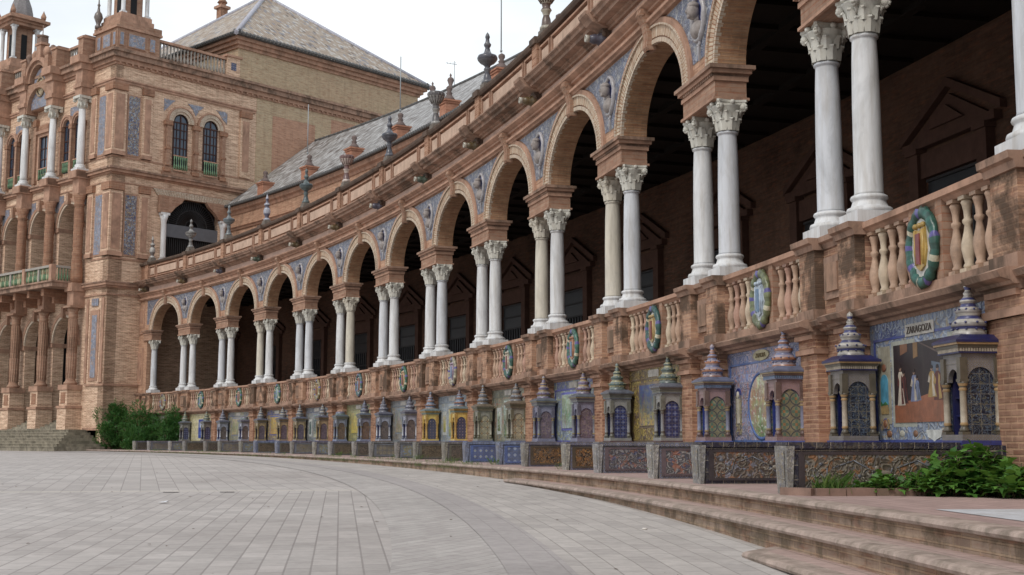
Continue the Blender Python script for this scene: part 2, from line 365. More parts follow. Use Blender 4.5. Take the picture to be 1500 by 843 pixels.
CORN = plain('cornice_stone', (172, 132, 108), .34, .9, 2.2, grime=.72, gcol=(74, 64, 54), glo=.48, ghi=.62)
CORN2 = plain('cornice_terracotta', (188, 140, 112), .3, .9, 2.2, grime=.42, gcol=(92, 74, 62))
FRIEZE = plain('frieze_render', (204, 168, 148), .22, .9, 1.3, grime=.2, gcol=(120, 96, 82))
NOSING = plain('step_nosing', (178, 154, 140), .3, .9, 7., grime=.5, gcol=(96, 90, 76), bump=.5, glo=.46, ghi=.62)
def marble(name, c):
    k = NM(name); P = k.pos()
    n = k.noise(k.map(P, (1, 1, .35)), 2.2, 8, .6, 1.2); n2 = k.noise(k.map(P, (3, 3, .3)), 3., 5, .6)
    a = lin(c); col = k.ramp(n, [(.3, tuple(x * .8 for x in a)), (.5, a), (.75, tuple(min(1, x * 1.08) for x in a))])
    col = k.mix(k.ramp(n2, [(.45, 0.), (.75, .55)]), col, lin((158, 148, 134)))
    n3 = k.noise(k.map(P, (1.2, 1.2, .5)), 1.1, 6, .6, 2.5); col = k.mix(k.ramp(k.math('ABSOLUTE', k.math('SUBTRACT', n3, .5)), [(.0, .14), (.05, 0.)]), col, lin((150, 150, 154)))
    n4 = k.noise(k.map(P, (7, 7, .5)), 2.4, 6, .7); col = k.mix(k.ramp(n4, [(.56, 0.), (.78, .38)]), col, lin((118, 108, 94)))
    k.bump(k.noise(P, 14., 5), .12, .01)
    return k.fin(col, .5, .3)
MARB = marble('white_marble', (216, 217, 218)); MARB2 = marble('warm_marble', (206, 199, 184)); MARB3 = marble('grey_marble', (204, 207, 212))
CAPM = marble('carved_marble', (206, 204, 194))
DARK = plain('dark_wood', (34, 28, 24), .3, .7); VOID = plain('opening_shade', (24, 24, 26), .2, .6)  # VOID: near-black colour painted in for the shade inside openings
IRON = plain('wrought_iron', (44, 44, 46), .2, .55, spec=.4); GALV = plain('galvanised_pole', (150, 155, 158), .1, .4, spec=.5)
BAL = plain('glazed_baluster_clay', (190, 150, 120), .28, .55, 5., spec=.4, grime=.4); BAL2 = plain('pale_baluster_clay', (206, 182, 150), .25, .55, 5., spec=.4, grime=.35); BAL3 = plain('rosy_baluster_clay', (188, 138, 114), .25, .55, 5., spec=.4, grime=.4)
def roofmat(nm='glazed_roof_tile', sh=0):
    k = NM(nm); U = k.uv; x, y, _ = k.sep(U)
    s = k.math('ABSOLUTE', k.math('SINE', k.math('MULTIPLY', x, PI / .24)))
    cell = k.n('ShaderNodeTexWhiteNoise', noise_dimensions='2D'); fl = k.n('ShaderNodeVectorMath', operation='FLOOR'); k.l(k.map(U, (1 / .24, 1 / .36, 1)), fl.inputs[0]); k.l(fl.outputs[0], cell.inputs[0])
    col = k.ramp(cell.outputs[0], [(0., lin((138, 136, 134))), (.3, lin((160, 158, 156))), (.6, lin((184, 184, 184))), (.8, lin((128, 124, 122))), (.93, lin((104, 96, 92)))] if sh else [(0., lin((160, 142, 124))), (.4, lin((172, 158, 142))), (.72, lin((188, 182, 174))), (.88, lin((136, 134, 138))), (.97, lin((112, 100, 90)))], 'CONSTANT')
    rows = k.math('FRACT', k.math('MULTIPLY', y, 1 / .36))
    col = k.mix(k.ramp(rows, [(0., .75), (.16, 0.)]), col, lin((62, 54, 48)))
    col = k.mix(k.ramp(s, [(.0, .85), (.35, 0.)]), col, lin((58, 50, 44)))
    k.bump(s, .8, .06)
    return k.fin(col, .5, .4)
ROOF = roofmat(); ROOF2 = roofmat('pale_glazed_roof_tile', 1)
ROOFE = plain('roof_tile_edge', (92, 92, 92), .4, .6, 8.)
def stripes(name, base, c1, c2):
    k = NM(name); x, y, _ = k.sep(k.uv)
    f = k.math('FRACT', k.math('MULTIPLY', y, 1 / .11)); n = k.noise(k.map(k.uv, (30, 12, 1)), 1., 3)
    col = k.mix(k.ramp(f, [(.55, 0.), (.6, 1.)], 'LINEAR'), lin(base), lin(c1)); col = k.mix(k.ramp(f, [(.82, 0.), (.86, 1.)]), col, lin(c2))
    col = k.mix(k.ramp(n, [(.5, 0.), (.68, .55)]), col, lin(c2)); g = k.noise(k.pos(), 3., 6, .7)
    col = k.mix(k.ramp(g, [(.5, 0.), (.72, .5)]), col, lin((84, 78, 68)))
    return k.fin(col, .25, .5)
def G(c): 
    key = 'glaze_%d_%d_%d' % c
    return bpy.data.materials.get(key) or glaze(key, c)
GREENR = plain('green_glazed_baluster', (106, 136, 104), .4, .4, 4., spec=.4)
T_SPAN = tiles('spandrel_tile', (92, 102, 132), [(146, 152, 166), (168, 168, 166), (76, 86, 124)], 'scroll', 6., .14, grime=.55)
T_TOW = tiles('tower_tile_blue', (70, 86, 138), [(182, 158, 112), (150, 168, 188), (160, 128, 84)], 'scroll', 5., .16, grime=.2)
T_TOW2 = tiles('tower_tile_faded', (132, 138, 160), [(150, 160, 178), (170, 140, 120), (120, 126, 150)], 'scroll', 4.5, .16, grime=.3)
T_GEOB = tiles('geometric_blue_tile', (70, 80, 130), [(120, 128, 160), (180, 170, 120), (48, 54, 110)], 'geo', ts=.16, grime=.3)

# ---------------------------------------------------------------- ground
def gz(y): return -.58 - .60 * math.exp(-max(y, -12) / 20.)
def paving(name, rot_a, rot_b):
    k = NM(name); P = k.pos(); x, y, z = k.sep(P)
    def br(rot, w, h, loc=(0, 0, 0)):
        b = k.n('ShaderNodeTexBrick', offset=.5); k.l(k.map(P, (1, 1, 1), rot, loc), b.inputs['Vector']); b.inputs['Scale'].default_value = 1
        b.inputs['Brick Width'].default_value = w; b.inputs['Row Height'].default_value = h; b.inputs['Mortar Size'].default_value = .010; b.inputs['Mortar Smooth'].default_value = .5
        b.inputs['Color1'].default_value = (0, 0, 0, 1); b.inputs['Color2'].default_value = (1, 1, 1, 1); b.inputs['Mortar'].default_value = (.5, .5, .5, 1); return b
    A = br(PI / 2 + rot_a, .40, .195); Bb = br(PI / 2 + rot_b, .6, .3)
    far = k.ramp(y, [(0., 0.), (1., 1.)]); thr = k.math('GREATER_THAN', k.math('ADD', y, k.math('MULTIPLY', x, -.16)), 21.1)
    bandm = k.math('MULTIPLY', thr, k.math('LESS_THAN', k.math('ADD', y, k.math('MULTIPLY', x, -.16)), 21.5))
    fac = k.mix(thr, A.outputs[1], Bb.outputs[1]); rnd = k.mix(thr, A.outputs[0], Bb.outputs[0])
    n = k.noise(P, .25, 4, .55); n2 = k.noise(P, 9., 6, .7)
    col = k.ramp(n, [(.3, lin((168, 161, 157))), (.7, lin((182, 176, 172)))])
    col = k.mix(.10, col, rnd, 'OVERLAY'); col = k.mix(.3, col, k.ramp(n2, [(.3, .32), (.7, .68)]), 'OVERLAY')
    col = k.mix(k.math('MULTIPLY', fac, .5), col, lin((112, 106, 103)))
    col = k.mix(k.math('MULTIPLY', bandm, .3), col, lin((206, 198, 184)))
    st = k.noise(P, 1.1, 8, .75); col = k.mix(k.ramp(st, [(.56, 0.), (.74, .4)]), col, lin((122, 114, 108)))
    vo = k.n('ShaderNodeTexVoronoi', feature='F1'); k.l(P, vo.inputs['Vector']); vo.inputs['Scale'].default_value = 1.3
    col = k.mix(k.ramp(vo.outputs[0], [(.03, .45), (.045, 0.)]), col, lin((104, 98, 94)))
    bl = k.noise(k.map(P, (1, .5, 1)), .12, 5, .6); col = k.mix(.3, col, k.ramp(bl, [(.35, .4), (.65, .6)]), 'OVERLAY')
    k.bump(k.math('MULTIPLY', fac, -1.), .3, .006)
    return k.fin(col, .85, .2)
PAVE = paving('plaza_paving', math.radians(-7.7), math.radians(-16.2))
g = M()
xs = [-900, -400, -200, -120, -80, -60, -45, -32, -24, -16, -10, -5, 0, 5, 10, 16, 24, 40, 80, 160, 400, 900]
ys = [-400, -100, -30, -12, -8, -4, 0, 2, 4, 6, 8, 10, 12, 14, 16, 18, 20, 23, 26, 30, 35, 40, 48, 56, 66, 80, 100, 140, 250, 600, 1200]
for i in range(len(xs) - 1):
    for j in range(len(ys) - 1):
        g.face([(xs[i], ys[j], gz(ys[j])), (xs[i + 1], ys[j], gz(ys[j])), (xs[i + 1], ys[j + 1], gz(ys[j + 1])), (xs[i], ys[j + 1], gz(ys[j + 1]))])
tag(g.build('plaza_ground', PAVE), kind='structure')
def border(name, c1, c2, mort, w, h, ofs=.5, bias=0., uvrot=0., chev=False, var=.3):
    k = NM(name); uv = k.map(k.uv, (1, 1, 1), uvrot)
    b = k.n('ShaderNodeTexBrick', offset=ofs); k.l(uv, b.inputs['Vector']); b.inputs['Scale'].default_value = 1; b.inputs['Brick Width'].default_value = w; b.inputs['Row Height'].default_value = h; b.inputs['Mortar Size'].default_value = .007; b.inputs['Mortar Smooth'].default_value = .4; b.inputs['Bias'].default_value = bias
    b.inputs['Color1'].default_value = lin(c1) + (1,); b.inputs['Color2'].default_value = lin(c2) + (1,); b.inputs['Mortar'].default_value = lin(mort) + (1,)
    P = k.pos(); n2 = k.noise(P, 9., 6, .7); col = k.mix(.35, b.outputs[0], k.ramp(n2, [(.3, .32), (.7, .68)]), 'OVERLAY')
    n = k.noise(P, .6, 5, .6); col = k.mix(.3, col, k.ramp(n, [(.3, .36), (.7, .64)]), 'OVERLAY')
    k.bump(k.math('MULTIPLY', b.outputs[1], -1.), .3, .006)
    return k.fin(col, .85, .2)
PB1 = border('border_paving', (184, 178, 173), (168, 162, 158), (147, 141, 136), .42, .21)
PB2 = border('dark_band_paving', (168, 162, 160), (163, 157, 155), (152, 146, 144), .3, .25)
PB3 = border('chevron_paving', (180, 175, 171), (166, 160, 157), (149, 143, 139), .46, .14, uvrot=math.radians(32))
PLATM = border('platform_brick_paving', (172, 148, 142), (160, 138, 132), (140, 124, 118), .28, .14)
STEPM = border('step_brick_paving', (176, 152, 144), (164, 142, 134), (134, 120, 112), .14, .28)
S0, S1 = -4.6 * SP, 11.9 * SP
def plaza_strip(name, m, r0, r1, dz, s0=S0, s1=S1):
    g = M(); n = int((s1 - s0) / 1.3); k = max(1, int((r1 - r0) / .8))
    for i in range(n):
        a = s0 + (s1 - s0) * i / n; b = s0 + (s1 - s0) * (i + 1) / n
        for j in range(k):
            p = r0 + (r1 - r0) * j / k; q = r0 + (r1 - r0) * (j + 1) / k
            c = [(b, p), (a, p), (a, q), (b, q)]; w = arc_w([(x, y, 0) for x, y in c])
            g.face([(x, y, gz(w[t][1]) + dz) for t, (x, y) in enumerate(c)][::-1], uv=[(x, y) for x, y in c][::-1])
    tag(g.build(name, m, None, arc_w), kind='structure')
plaza_strip('border_pavement', PB1, 2.0, 4.95, .008); plaza_strip('dark_band_pavement', PB2, 4.95, 5.45, .012); plaza_strip('chevron_pavement', PB3, 5.45, 6.3, .008)
# platform and steps (edge bows slightly)
ED = ([-4.6, -2.5, -1.0, .3, 1.2, 2.0, 3.0, 5., 9, 12.5], [2.5, 2.62, 2.78, 2.82, 2.95, 3.15, 3.42, 3.6, 3.6, 3.6])
def edge(s): return float(np.interp(s / SP, ED[0], ED[1]))
ZP = -.5
def slab(name, s0, s1, off, inner, ztop, zbot, mats, end_round=False):
    g = M(); n = int((s1 - s0) / .6); e0 = None
    for i in range(n):
        a = s0 + (s1 - s0) * i / n; b = s0 + (s1 - s0) * (i + 1) / n
        def R(s):
            r = edge(s) + off
            if end_round and s > s1 - .35: r -= .5 * (1 - math.sqrt(max(0, 1 - ((s - (s1 - .35)) / .35) ** 2)))
            return r
        ra, rb = R(a), R(b); i0 = inner
        ia, ib = (ra - i0, rb - i0) if i0 < 5 else (-1.0, -1.0)
        g.face([(b, ib, ztop), (a, ia, ztop), (a, ra - .2, ztop), (b, rb - .2, ztop)][::-1], 0)
        NP = [(-.2, 0), (-.03, 0), (0, -.010), (.010, -.032), (0, -.054), (-.035, -.062), (-.05, -.066), (-.06, -.068), (-.06, zbot - ztop)]
        for (p, q), (r_, t) in zip(NP[:-1], NP[1:]):
            g.face([(a, ra + p, ztop + q), (b, rb + p, ztop + q), (b, rb + r_, ztop + t), (a, ra + r_, ztop + t)][::-1], 2 if r_ == -.06 and p == -.06 else 1, smooth=(q > -.07 and q < -.001))
        if i == n - 1 and s1 < 11 * SP:
            g.face([(b, ib, ztop), (b, rb, ztop), (b, rb, zbot), (b, ib, zbot)], 1)
    return tag(g.build(name, mats, None, arc_w), kind='structure')
B_STEP = brick('brick_step', (182, 144, 122), (156, 118, 98), (170, 152, 132), grime=.6, glo=.46, ghi=.58, gscale=2.6, gcol=(92, 88, 74), bump=.9)
slab('platform_pavement', S0, 12.15 * SP, 0, 9, ZP, -1.3, [PLATM, NOSING, B_STEP])
slab('upper_step', S0, 1.56 * SP, .34, .6, ZP - .19, -1.4, [STEPM, NOSING, B_STEP], True)
slab('lower_step', S0, -1.04 * SP, .70, .6, ZP - .38, -1.5, [STEPM, NOSING, B_STEP], True)
gg = M(); gg.face([(-9.5, 1.45, ZP + .004), (-9.5, 2.25, ZP + .004), (-7.2, 2.25, ZP + .004), (-7.2, 1.45, ZP + .004)][::-1])
gg.build('marble_inlay', MARB3, None, arc_w)['kind'] = 'structure'

# ================================================================= ARCADE BUILDING
AO = tuple(arc_pt(5 * SP, 0, ZP))
AR = thing('arcade_building', AO, 0, 'long curved brick arcade building with paired white marble columns and tiled alcoves', 'building', absolute=True)
def A(g, name, mats, parent=AR): return g.build(name, mats, parent, arc_w)
A_FIRST, A_LAST = -4, 12
SE = 12.32 * SP
HB = .80                                  # half width of an impost block
RX = SP / 2 - HB - .04; ZSP = 6.5; RZ = 1.42
# --- lower wall, alcoves
g = M(); g.box(S0, SE, -.35, .2, ZP, 1.45); A(g, 'alcove_wall', B_PIL)
for i in range(A_FIRST, A_LAST + 1):
    g = M(); c = i * SP
    for sg in (-1, 1):
        x0, x1 = (c + .40, c + .98) if sg > 0 else (c - .98, c - .40)
        g.box(x0, x1, .203, .36, ZP, 1.20, 0); g.box(x0 - .04, x1 + .04, .203, .42, 1.20, 1.27, 1); g.box(x0 - .01, x1 + .01, .203, .38, 1.27, 1.44, 0)
        g.box(x0 - .03, x1 + .03, .203, .44, 1.40, 1.46, 1); g.box(x0 - .03, x1 + .03, .203, .40, ZP, ZP + .14, 1)
    if i == -1: g.box(c - 2.2, c + 1.12, .203, .375, ZP, 1.20, 0); g.box(c - 2.2, c + 1.17, .203, .44, 1.20, 1.28, 1); g.box(c - 2.2, c + 1.10, .203, .39, 1.28, 1.44, 0)
    g.box(c - .40, c + .40, .203, .24, .95, 1.02, 1)
    A(g, 'pilaster', [B_PIL, CORN2])
# cornice under the balustrade
def profile(levels): return levels
g = M()
C1 = [(.0, 1.45), (.25, 1.45), (.27, 1.49), (.34, 1.50), (.36, 1.53), (.47, 1.56), (.50, 1.62), (.40, 1.66), (.0, 1.66)]
g.sweep(C1, S0, SE, 0)
for i in range(A_FIRST, A_LAST + 1):
    for sg in (-1, 1):
        x = i * SP + sg * .69; g.sweep([(a + (.15 if a > .1 else .2), b + .003 * (1 if b < 1.5 else -1)) for a, b in C1], x - .38, x + .38, 0)
A(g, 'lower_cornice', CORN)
# --- bench seat
for i in range(-1, 12):
    g = M(); x0, x1 = i * SP + 1.3, (i + 1) * SP - 1.3; g.box(x0, x1, .223, .75, ZP, -.06, 0); g.box(x0, x1, .223, .78, -.06, -.03, 1); A(g, 'bench_seat', [T_GEOB, G((52, 48, 66))])
# --- balustrade zone
PIER_Z0, PIER_Z1 = 1.66, 2.79
B_PED = brick('brick_pedestal', (196, 140, 110), (172, 112, 84), (184, 152, 128), bw=.25, rh=.06, grime=.85, glo=.47, ghi=.56, gscale=.9, gcol=(74, 66, 58))
PLAST = plain('pedestal_stone', (176, 132, 104), .3, .9, 2., grime=.72, gcol=(80, 72, 60), glo=.42, ghi=.58)
for i in range(A_FIRST, A_LAST + 1):
    g = M(); c = i * SP
    g.box(c - .94, c + .94, -.3, .22, PIER_Z0, 2.66, 3)
    for sg in (-1, 1):
        x0, x1 = (c + .40, c + .94) if sg > 0 else (c - .94, c - .40)
        g.box(x0 - .003 * sg, x1 + .003, .2, .36, PIER_Z0, 2.64, 0); g.box(x0 - .02, x1 + .02, .2, .40, PIER_Z0 + .003, PIER_Z0 + .15, 2)
    g.box(c - .30, c + .30, .2, .27, 1.92, 2.5, 2); g.box(c - .20, c + .20, .2, .30, 2.02, 2.4, 1)
    g.sweep([(-.33, 2.63), (.24, 2.63), (.27, 2.70), (.32, 2.72), (.33, PIER_Z1), (-.33, PIER_Z1)], c - .99, c + .99, 2)
    for sg in (-1, 1):
        x = c + sg * .68; g.sweep([(.2, 2.626), (.39, 2.626), (.41, 2.70), (.46, 2.72), (.47, PIER_Z1 + .003), (.2, PIER_Z1 + .003)], x - .33, x + .33, 2)
    A(g, 'pedestal', [B_PED, PLAST, CORN, B_PIL])
balm = M()
balm.box(-.075, .075, -.075, .075, 0, .05); balm.box(-.07, .07, -.07, .07, .80, .84)
balm.lathe(0, 0, [(.055, .05), (.062, .08), (.045, .11), (.06, .17), (.078, .26), (.074, .33), (.045, .45), (.036, .52), (.055, .55), (.055, .58), (.036, .60), (.042, .68), (.055, .74), (.066, .77), (.05, .80)], 12)
bal_src = {}
def oval_ring(g, cx, y, cz, rx, rz, t, yt, m=0, n=36, bumpy=.0, mats=None):
    K = 8
    b = len(g.V)
    for i in range(n):
        a = 2 * PI * i / n
        for j in range(K):
            q = 2 * PI * j / K; w = t * (1 + bumpy * math.sin(i * 2.7 + j * 1.9)); rr = w * math.cos(q)
            g.V.append((cx + (rx + rr) * math.cos(a), y + yt * math.sin(q) * (1 + bumpy * math.sin(i * 1.7)), cz + (rz + rr) * math.sin(a)))
    for i in range(n):
        for j in range(K):
            p, q = (i + 1) % n, (j + 1) % K
            g.F.append((b + i * K + j, b + i * K + q, b + p * K + q, b + p * K + j)); g.U.append(None); g.I.append(mats(i) if mats else m); g.S.append(True)
def oval_disc(g, cx, y, cz, rx, rz, m=0, n=28, th=.03):
    P = [(cx + rx * math.cos(2 * PI * i / n), cz + rz * math.sin(2 * PI * i / n)) for i in range(n)]
    g.face([(p[0], y, p[1]) for p in P][::-1], m)
    for i in range(n):
        p, q = P[i], P[(i + 1) % n]; g.face([(p[0], y, p[1]), (q[0], y, q[1]), (q[0], y - th, q[1]), (p[0], y - th, p[1])][::-1], m)
WREATH = [(52, 104, 92), (124, 132, 96), (58, 100, 96), (70, 116, 100), (60, 104, 92), (170, 160, 130), (62, 112, 88), (80, 110, 110), (160, 140, 90), (66, 112, 92), (66, 116, 90), (64, 110, 96), (150, 140, 110)]
SHIELD = [(222, 214, 196), (176, 190, 204), (196, 160, 90), (190, 120, 80), (190, 180, 160), (170, 150, 170), (206, 160, 110), (170, 110, 90), (190, 150, 90), (176, 190, 180), (190, 140, 110), (176, 176, 150), (190, 170, 120)]
for i in range(-2, A_LAST):
    g = M(); a0 = i * SP + .94; a1 = (i + 1) * SP - .94; mid = (a0 + a1) / 2
    g.box(a0, a1, -.12, .26, PIER_Z0, 1.80, 0)
    g.sweep([(-.13, 2.64), (.20, 2.64), (.24, 2.68), (.28, 2.70), (.28, 2.775), (-.13, 2.775)], a0, a1, 1)
    g.box(mid - .26, mid + .26, -.10, .22, 1.80, 2.64, 2); 
    for sg in (-1, 1): g.box(mid + sg * .34 - .08, mid + sg * .34 + .08, -.11, .25, 1.80, 2.785, 2)
    bp = A(g, 'balustrade', [CORN, CORN2, B_TERR])
    for sg in (-1, 1):
        lo, hi = (a0, mid - .42) if sg < 0 else (mid + .42, a1)
        for j in range(5):
            s = lo + (hi - lo) * (j + .5) / 5
            bm = [BAL, BAL2, BAL, BAL3, BAL][(j + i * 2) % 5]
            if bm.name not in bal_src: bal_src[bm.name] = balm.build('baluster', bm, bp); o = bal_src[bm.name]
            else: o = bal_src[bm.name].copy(); COL.objects.link(o); o.parent = bp
            w = arc_pt(s, .15, 1.80); o.location = (w.x - AO[0], w.y - AO[1], w.z - AO[2]); o.rotation_euler = (0, 0, arc_h(s)); o['_o'] = AO
    g = M(); wc = WREATH[(i + 1) % 13]; shc = SHIELD[(i + 1) % 13]
    def wm(k): return 2 if (k % 18) in (0, 9) else (1 if k in (3, 22, 31) else (0 if k % 2 else 3))
    oval_ring(g, mid, .29, 2.2, .31, .40, .072, .055, n=40, bumpy=.22, mats=wm)
    oval_disc(g, mid, .30, 2.2, .26, .34, 4, th=.1)
    # coat of arms in relief
    g.sweepy([(mid - .13, 2.42), (mid - .16, 2.16), (mid - .1, 1.98), (mid, 1.93), (mid + .1, 1.98), (mid + .16, 2.16), (mid + .13, 2.42), (mid, 2.39)], .30, .325, 5)
    g.sweepy([(mid - .02, 2.36), (mid - .02, 2.0), (mid + .09, 2.02), (mid + .11, 2.2), (mid + .09, 2.36)], .32, .34, 6)
    for q in (-1, 1): g.tube([(mid + q * .09, .325, 2.0), (mid + q * .10, .33, 2.4)], .02, 6, 5)
    for q in (-.1, 0, .1): g.ball((mid + q, .32, 2.45), .04, .035, .035, 6, 5)
    w = A(g, 'wreath_medallion', [G(wc), G((214, 206, 170)), G((98, 92, 160)), G(tuple(int(c * .85) for c in wc)), G((206, 204, 196)) if i % 3 else G((200, 206, 210)), G(shc if i != -1 else (206, 160, 60)), G((150, 52, 56) if i % 2 else (110, 140, 170))], AR)
# --- columns
def col_mesh():
    g = M(); g.box(-.30, .30, -.30, .30, 0, .17)
    g.lathe(0, 0, [(.285, .17), (.30, .20), (.29, .235), (.255, .25), (.24, .26), (.222, .31), (.215, .34), (.235, .355), (.245, .375), (.235, .40), (.205, .415)], 28)
    return g
COLB = col_mesh(); COLS = M(); COLS.lathe(0, 0, [(.20, .415), (.187, .45), (.186, 1.0), (.183, 1.6), (.172, 2.2), (.160, 2.50), (.160, 2.52), (.185, 2.53), (.185, 2.56), (.165, 2.575)], 28)
def capital(s=1., h0=2.575, h1=3.1):
    g = M(); H = h1 - h0
    g.lathe(0, 0, [(.168 * s, h0), (.19 * s, h0 + .25 * H), (.215 * s, h0 + .5 * H), (.235 * s, h0 + .66 * H), (.27 * s, h0 + .80 * H), (.285 * s, h0 + .84 * H)], 20)
    for ring, (zb, zt, rr, w) in enumerate(((.0, .40, .185, .085), (.3, .64, .212, .08))):
        for k in range(8):
            t = 2 * PI * (k + ring * .5) / 8; c, n_ = Vector((math.cos(t), math.sin(t), 0)), Vector((-math.sin(t), math.cos(t), 0))
            P = [(rr, zb, w * .8), (rr + .012, (zb + zt) / 2, w), (rr + .026, zt - .08, w * .85), (rr + .05, zt, w * .6), (rr + .058, zt - .05, w * .35)]
            for (r0, z0, w0), (r1, z1, w1) in zip(P[:-1], P[1:]):
                a = c * r0 * s; b = c * r1 * s; za, zb_ = h0 + z0 * H, h0 + z1 * H
                L = lambda q, n2, z, o=0: (q.x + n2.x + c.x * o, q.y + n2.y + c.y * o, z)
                g.face([L(a, -n_ * w0 * s, za), L(a, n_ * 0, za, .03), L(b, n_ * 0, zb_, .03), L(b, -n_ * w1 * s, zb_)], smooth=True)
                g.face([L(a, n_ * 0, za, .03), L(a, n_ * w0 * s, za), L(b, n_ * w1 * s, zb_), L(b, n_ * 0, zb_, .03)], smooth=True)
    zt = h0 + .84 * H
    for k in range(4):                       # corner volutes: spirals
        t = PI / 4 + k * PI / 2; c = Vector((math.cos(t), math.sin(t), 0)); n_ = Vector((-math.sin(t), math.cos(t), 0))
        ctr = c * .305 * s + Vector((0, 0, zt - .035)); pts = []
        for q in range(15):
            aa = q / 14 * 3.6 * PI; rr = .078 * (1 - q / 16) * s
            pts.append(ctr + c * rr * math.cos(aa + 2.2) + Vector((0, 0, 1)) * rr * math.sin(aa + 2.2))
        g.tube(pts, .032 * s, 6); g.tube([c * .22 * s + Vector((0, 0, h0 + .5 * H)), c * .26 * s + Vector((0, 0, h0 + .72 * H)), pts[0]], .03 * s, 6); g.ball(tuple(ctr), .07 * s, .07 * s, .07, 8)
        g.tube([ctr - n_ * .04 * s, ctr + n_ * .04 * s], .03 * s, 8)
    n = 8; P = []
    for k in range(4):                       # concave abacus
        t0 = PI / 4 + k * PI / 2; a = Vector((math.cos(t0), math.sin(t0))) * .40 * s; b = Vector((math.cos(t0 + PI / 2), math.sin(t0 + PI / 2))) * .40 * s
        mdir = (a + b).normalized()
        a2 = a + (b - a) * .06; b2 = b - (b - a) * .06
        for q in range(n + 1): u = q / n; P.append(a2 + (b2 - a2) * u - mdir * .055 * s * 4 * u * (1 - u))
    for (z0, z1, sc_) in ((zt, h1 - .04, .95), (h1 - .04, h1, 1.)):
        for i in range(len(P)):
            p, q = P[i] * sc_, P[(i + 1) % len(P)] * sc_; g.face([(p.x, p.y, z0), (q.x, q.y, z0), (q.x, q.y, z1), (p.x, p.y, z1)])
        g.face([(p.x * sc_, p.y * sc_, z1) for p in P]); g.face([(p.x * sc_, p.y * sc_, z0) for p in P[::-1]])
    for k in range(4):
        t = k * PI / 2; g.ball((.27 * s * math.cos(t), .27 * s * math.sin(t), h1 - .045), .05 * s, .05 * s, .045, 8)
    return g
CAPG = capital()
csrc = {}
def add_column(s, mt, r=0.):
    w = arc_pt(s, r, PIER_Z1); loc = (w.x - AO[0], w.y - AO[1], w.z - AO[2])
    if mt.name not in csrc:
        o = COLS.build('column', mt, AR); b = COLB.build('base', MARB, o); c = CAPG.build('capital', CAPM if mt is not MARB2 else MARB2, o); csrc[mt.name] = o
        o.location = loc; o.rotation_euler = (0, 0, arc_h(s)); return o
    return put(csrc[mt.name], AR, loc, arc_h(s))
rc = random.Random(3)
HS = .627
for i in range(-3, A_LAST + 1):
    for sg in ((-1, 1) if i < 12 else (-1,)):
        mt = MARB2 if (i, sg) in ((2, 1), (3, 1), (7, -1), (9, 1)) else rc.choice([MARB, MARB, MARB3])
        add_column(i * SP + sg * HS, mt)
# --- impost blocks
for i in range(-3, A_LAST + 1):
    g = M(); c = i * SP; x1 = c + HB + .02 if i < 12 else c + .3
    ZB = PIER_Z1 + 3.1
    g.box(c - HB - .02, x1, -.29, .29, ZB, ZB + .42, 0)
    g.box(c - HB - .06, x1 + .04, -.33, .33, ZB + .003, ZB + .05, 1); g.box(c - HB - .05, x1 + .03, -.32, .32, ZB + .34, ZB + .42, 1)
    n = int((x1 - c + HB) / .09)
    for j in range(n): x = c - HB - .04 + j * .09 + .02; g.box(x, x + .05, -.345, .345, ZB + .42, ZB + .47, 2)
    g.box(c - HB - .10, x1 + .08, -.37, .37, ZB + .47, ZB + .54, 1); g.box(c - HB - .15, x1 + .13, -.42, .42, ZB + .54, ZB + .61, 2)
    A(g, 'impost_block', [B_TERR, CORN2, CORN])
# --- arches
ZT = 8.75
for i in range(-3, A_LAST):
    c = (i + .5) * SP; g = M()
    g.archwall(i * SP, (i + 1) * SP, ZT, -.28, .24, c, ZSP, RX, RZ, 0, 1, 26)
    aw = A(g, 'arch_wall', [B_MAIN, B_INTR])
    g = M(); g.ring(c, ZSP, RX, RZ, .09, .2, .30, 0, 30); g.ring(c, ZSP, RX + .09, RZ + .09, .03, .2, .275, 3, 30); g.ring(c, ZSP, RX + .12, RZ + .12, .21, .2, .295, 1, 34)
    g.ring(c, ZSP, RX + .33, RZ + .33, .04, .2, .335, 0, 30); g.ring(c, ZSP, RX + .37, RZ + .37, .11, .2, .31, 2, 30)
    A(g, 'archivolt', [B_CREAM, B_VOUS, CORN2, CORN], AR)
    g = M(); z0, z1 = ZSP + RZ - .1, ZSP + RZ + .74
    prof = [(.2, z0), (.36, z0), (.40, z0 + .06), (.38, z0 + .3), (.42, z0 + .5), (.50, z0 + .66), (.54, z0 + .74), (.52, z1), (.2, z1)]
    g.sweep(prof, c - .13, c + .13, 0); g.sweep([(a + .012, b) for a, b in prof[1:-1]] + [(.3, z1), (.3, z0)], c - .05, c + .05, 0)
    g.tube([(c - .15, .50, z1 - .1), (c + .15, .50, z1 - .1)], .05, 8); A(g, 'keystone', [B_TERR])
# end piece of wall beside the tower
g = M(); g.box(12 * SP - .1, SE, -.28, .24, PIER_Z0, ZSP - .003, 0); g.box(12 * SP, SE, -.28, .24, ZSP, ZT, 0)
for z0, z1 in ((3.3, 5.5), (6.7, 8.0)):
    g.box(12 * SP + .35, SE - .42, .24, .27, z0, z1, 1); g.box(12 * SP + .45, SE - .52, .27, .285, z0 + .12, z1 - .12, 0); g.box(12 * SP + .55, SE - .62, .285, .31, z0 + .3, z1 - .3, 1)
g.box(12 * SP + .3, SE, .24, .30, 6.32, 6.45, 1)
A(g, 'end_wall', [B_MAIN, CORN2])
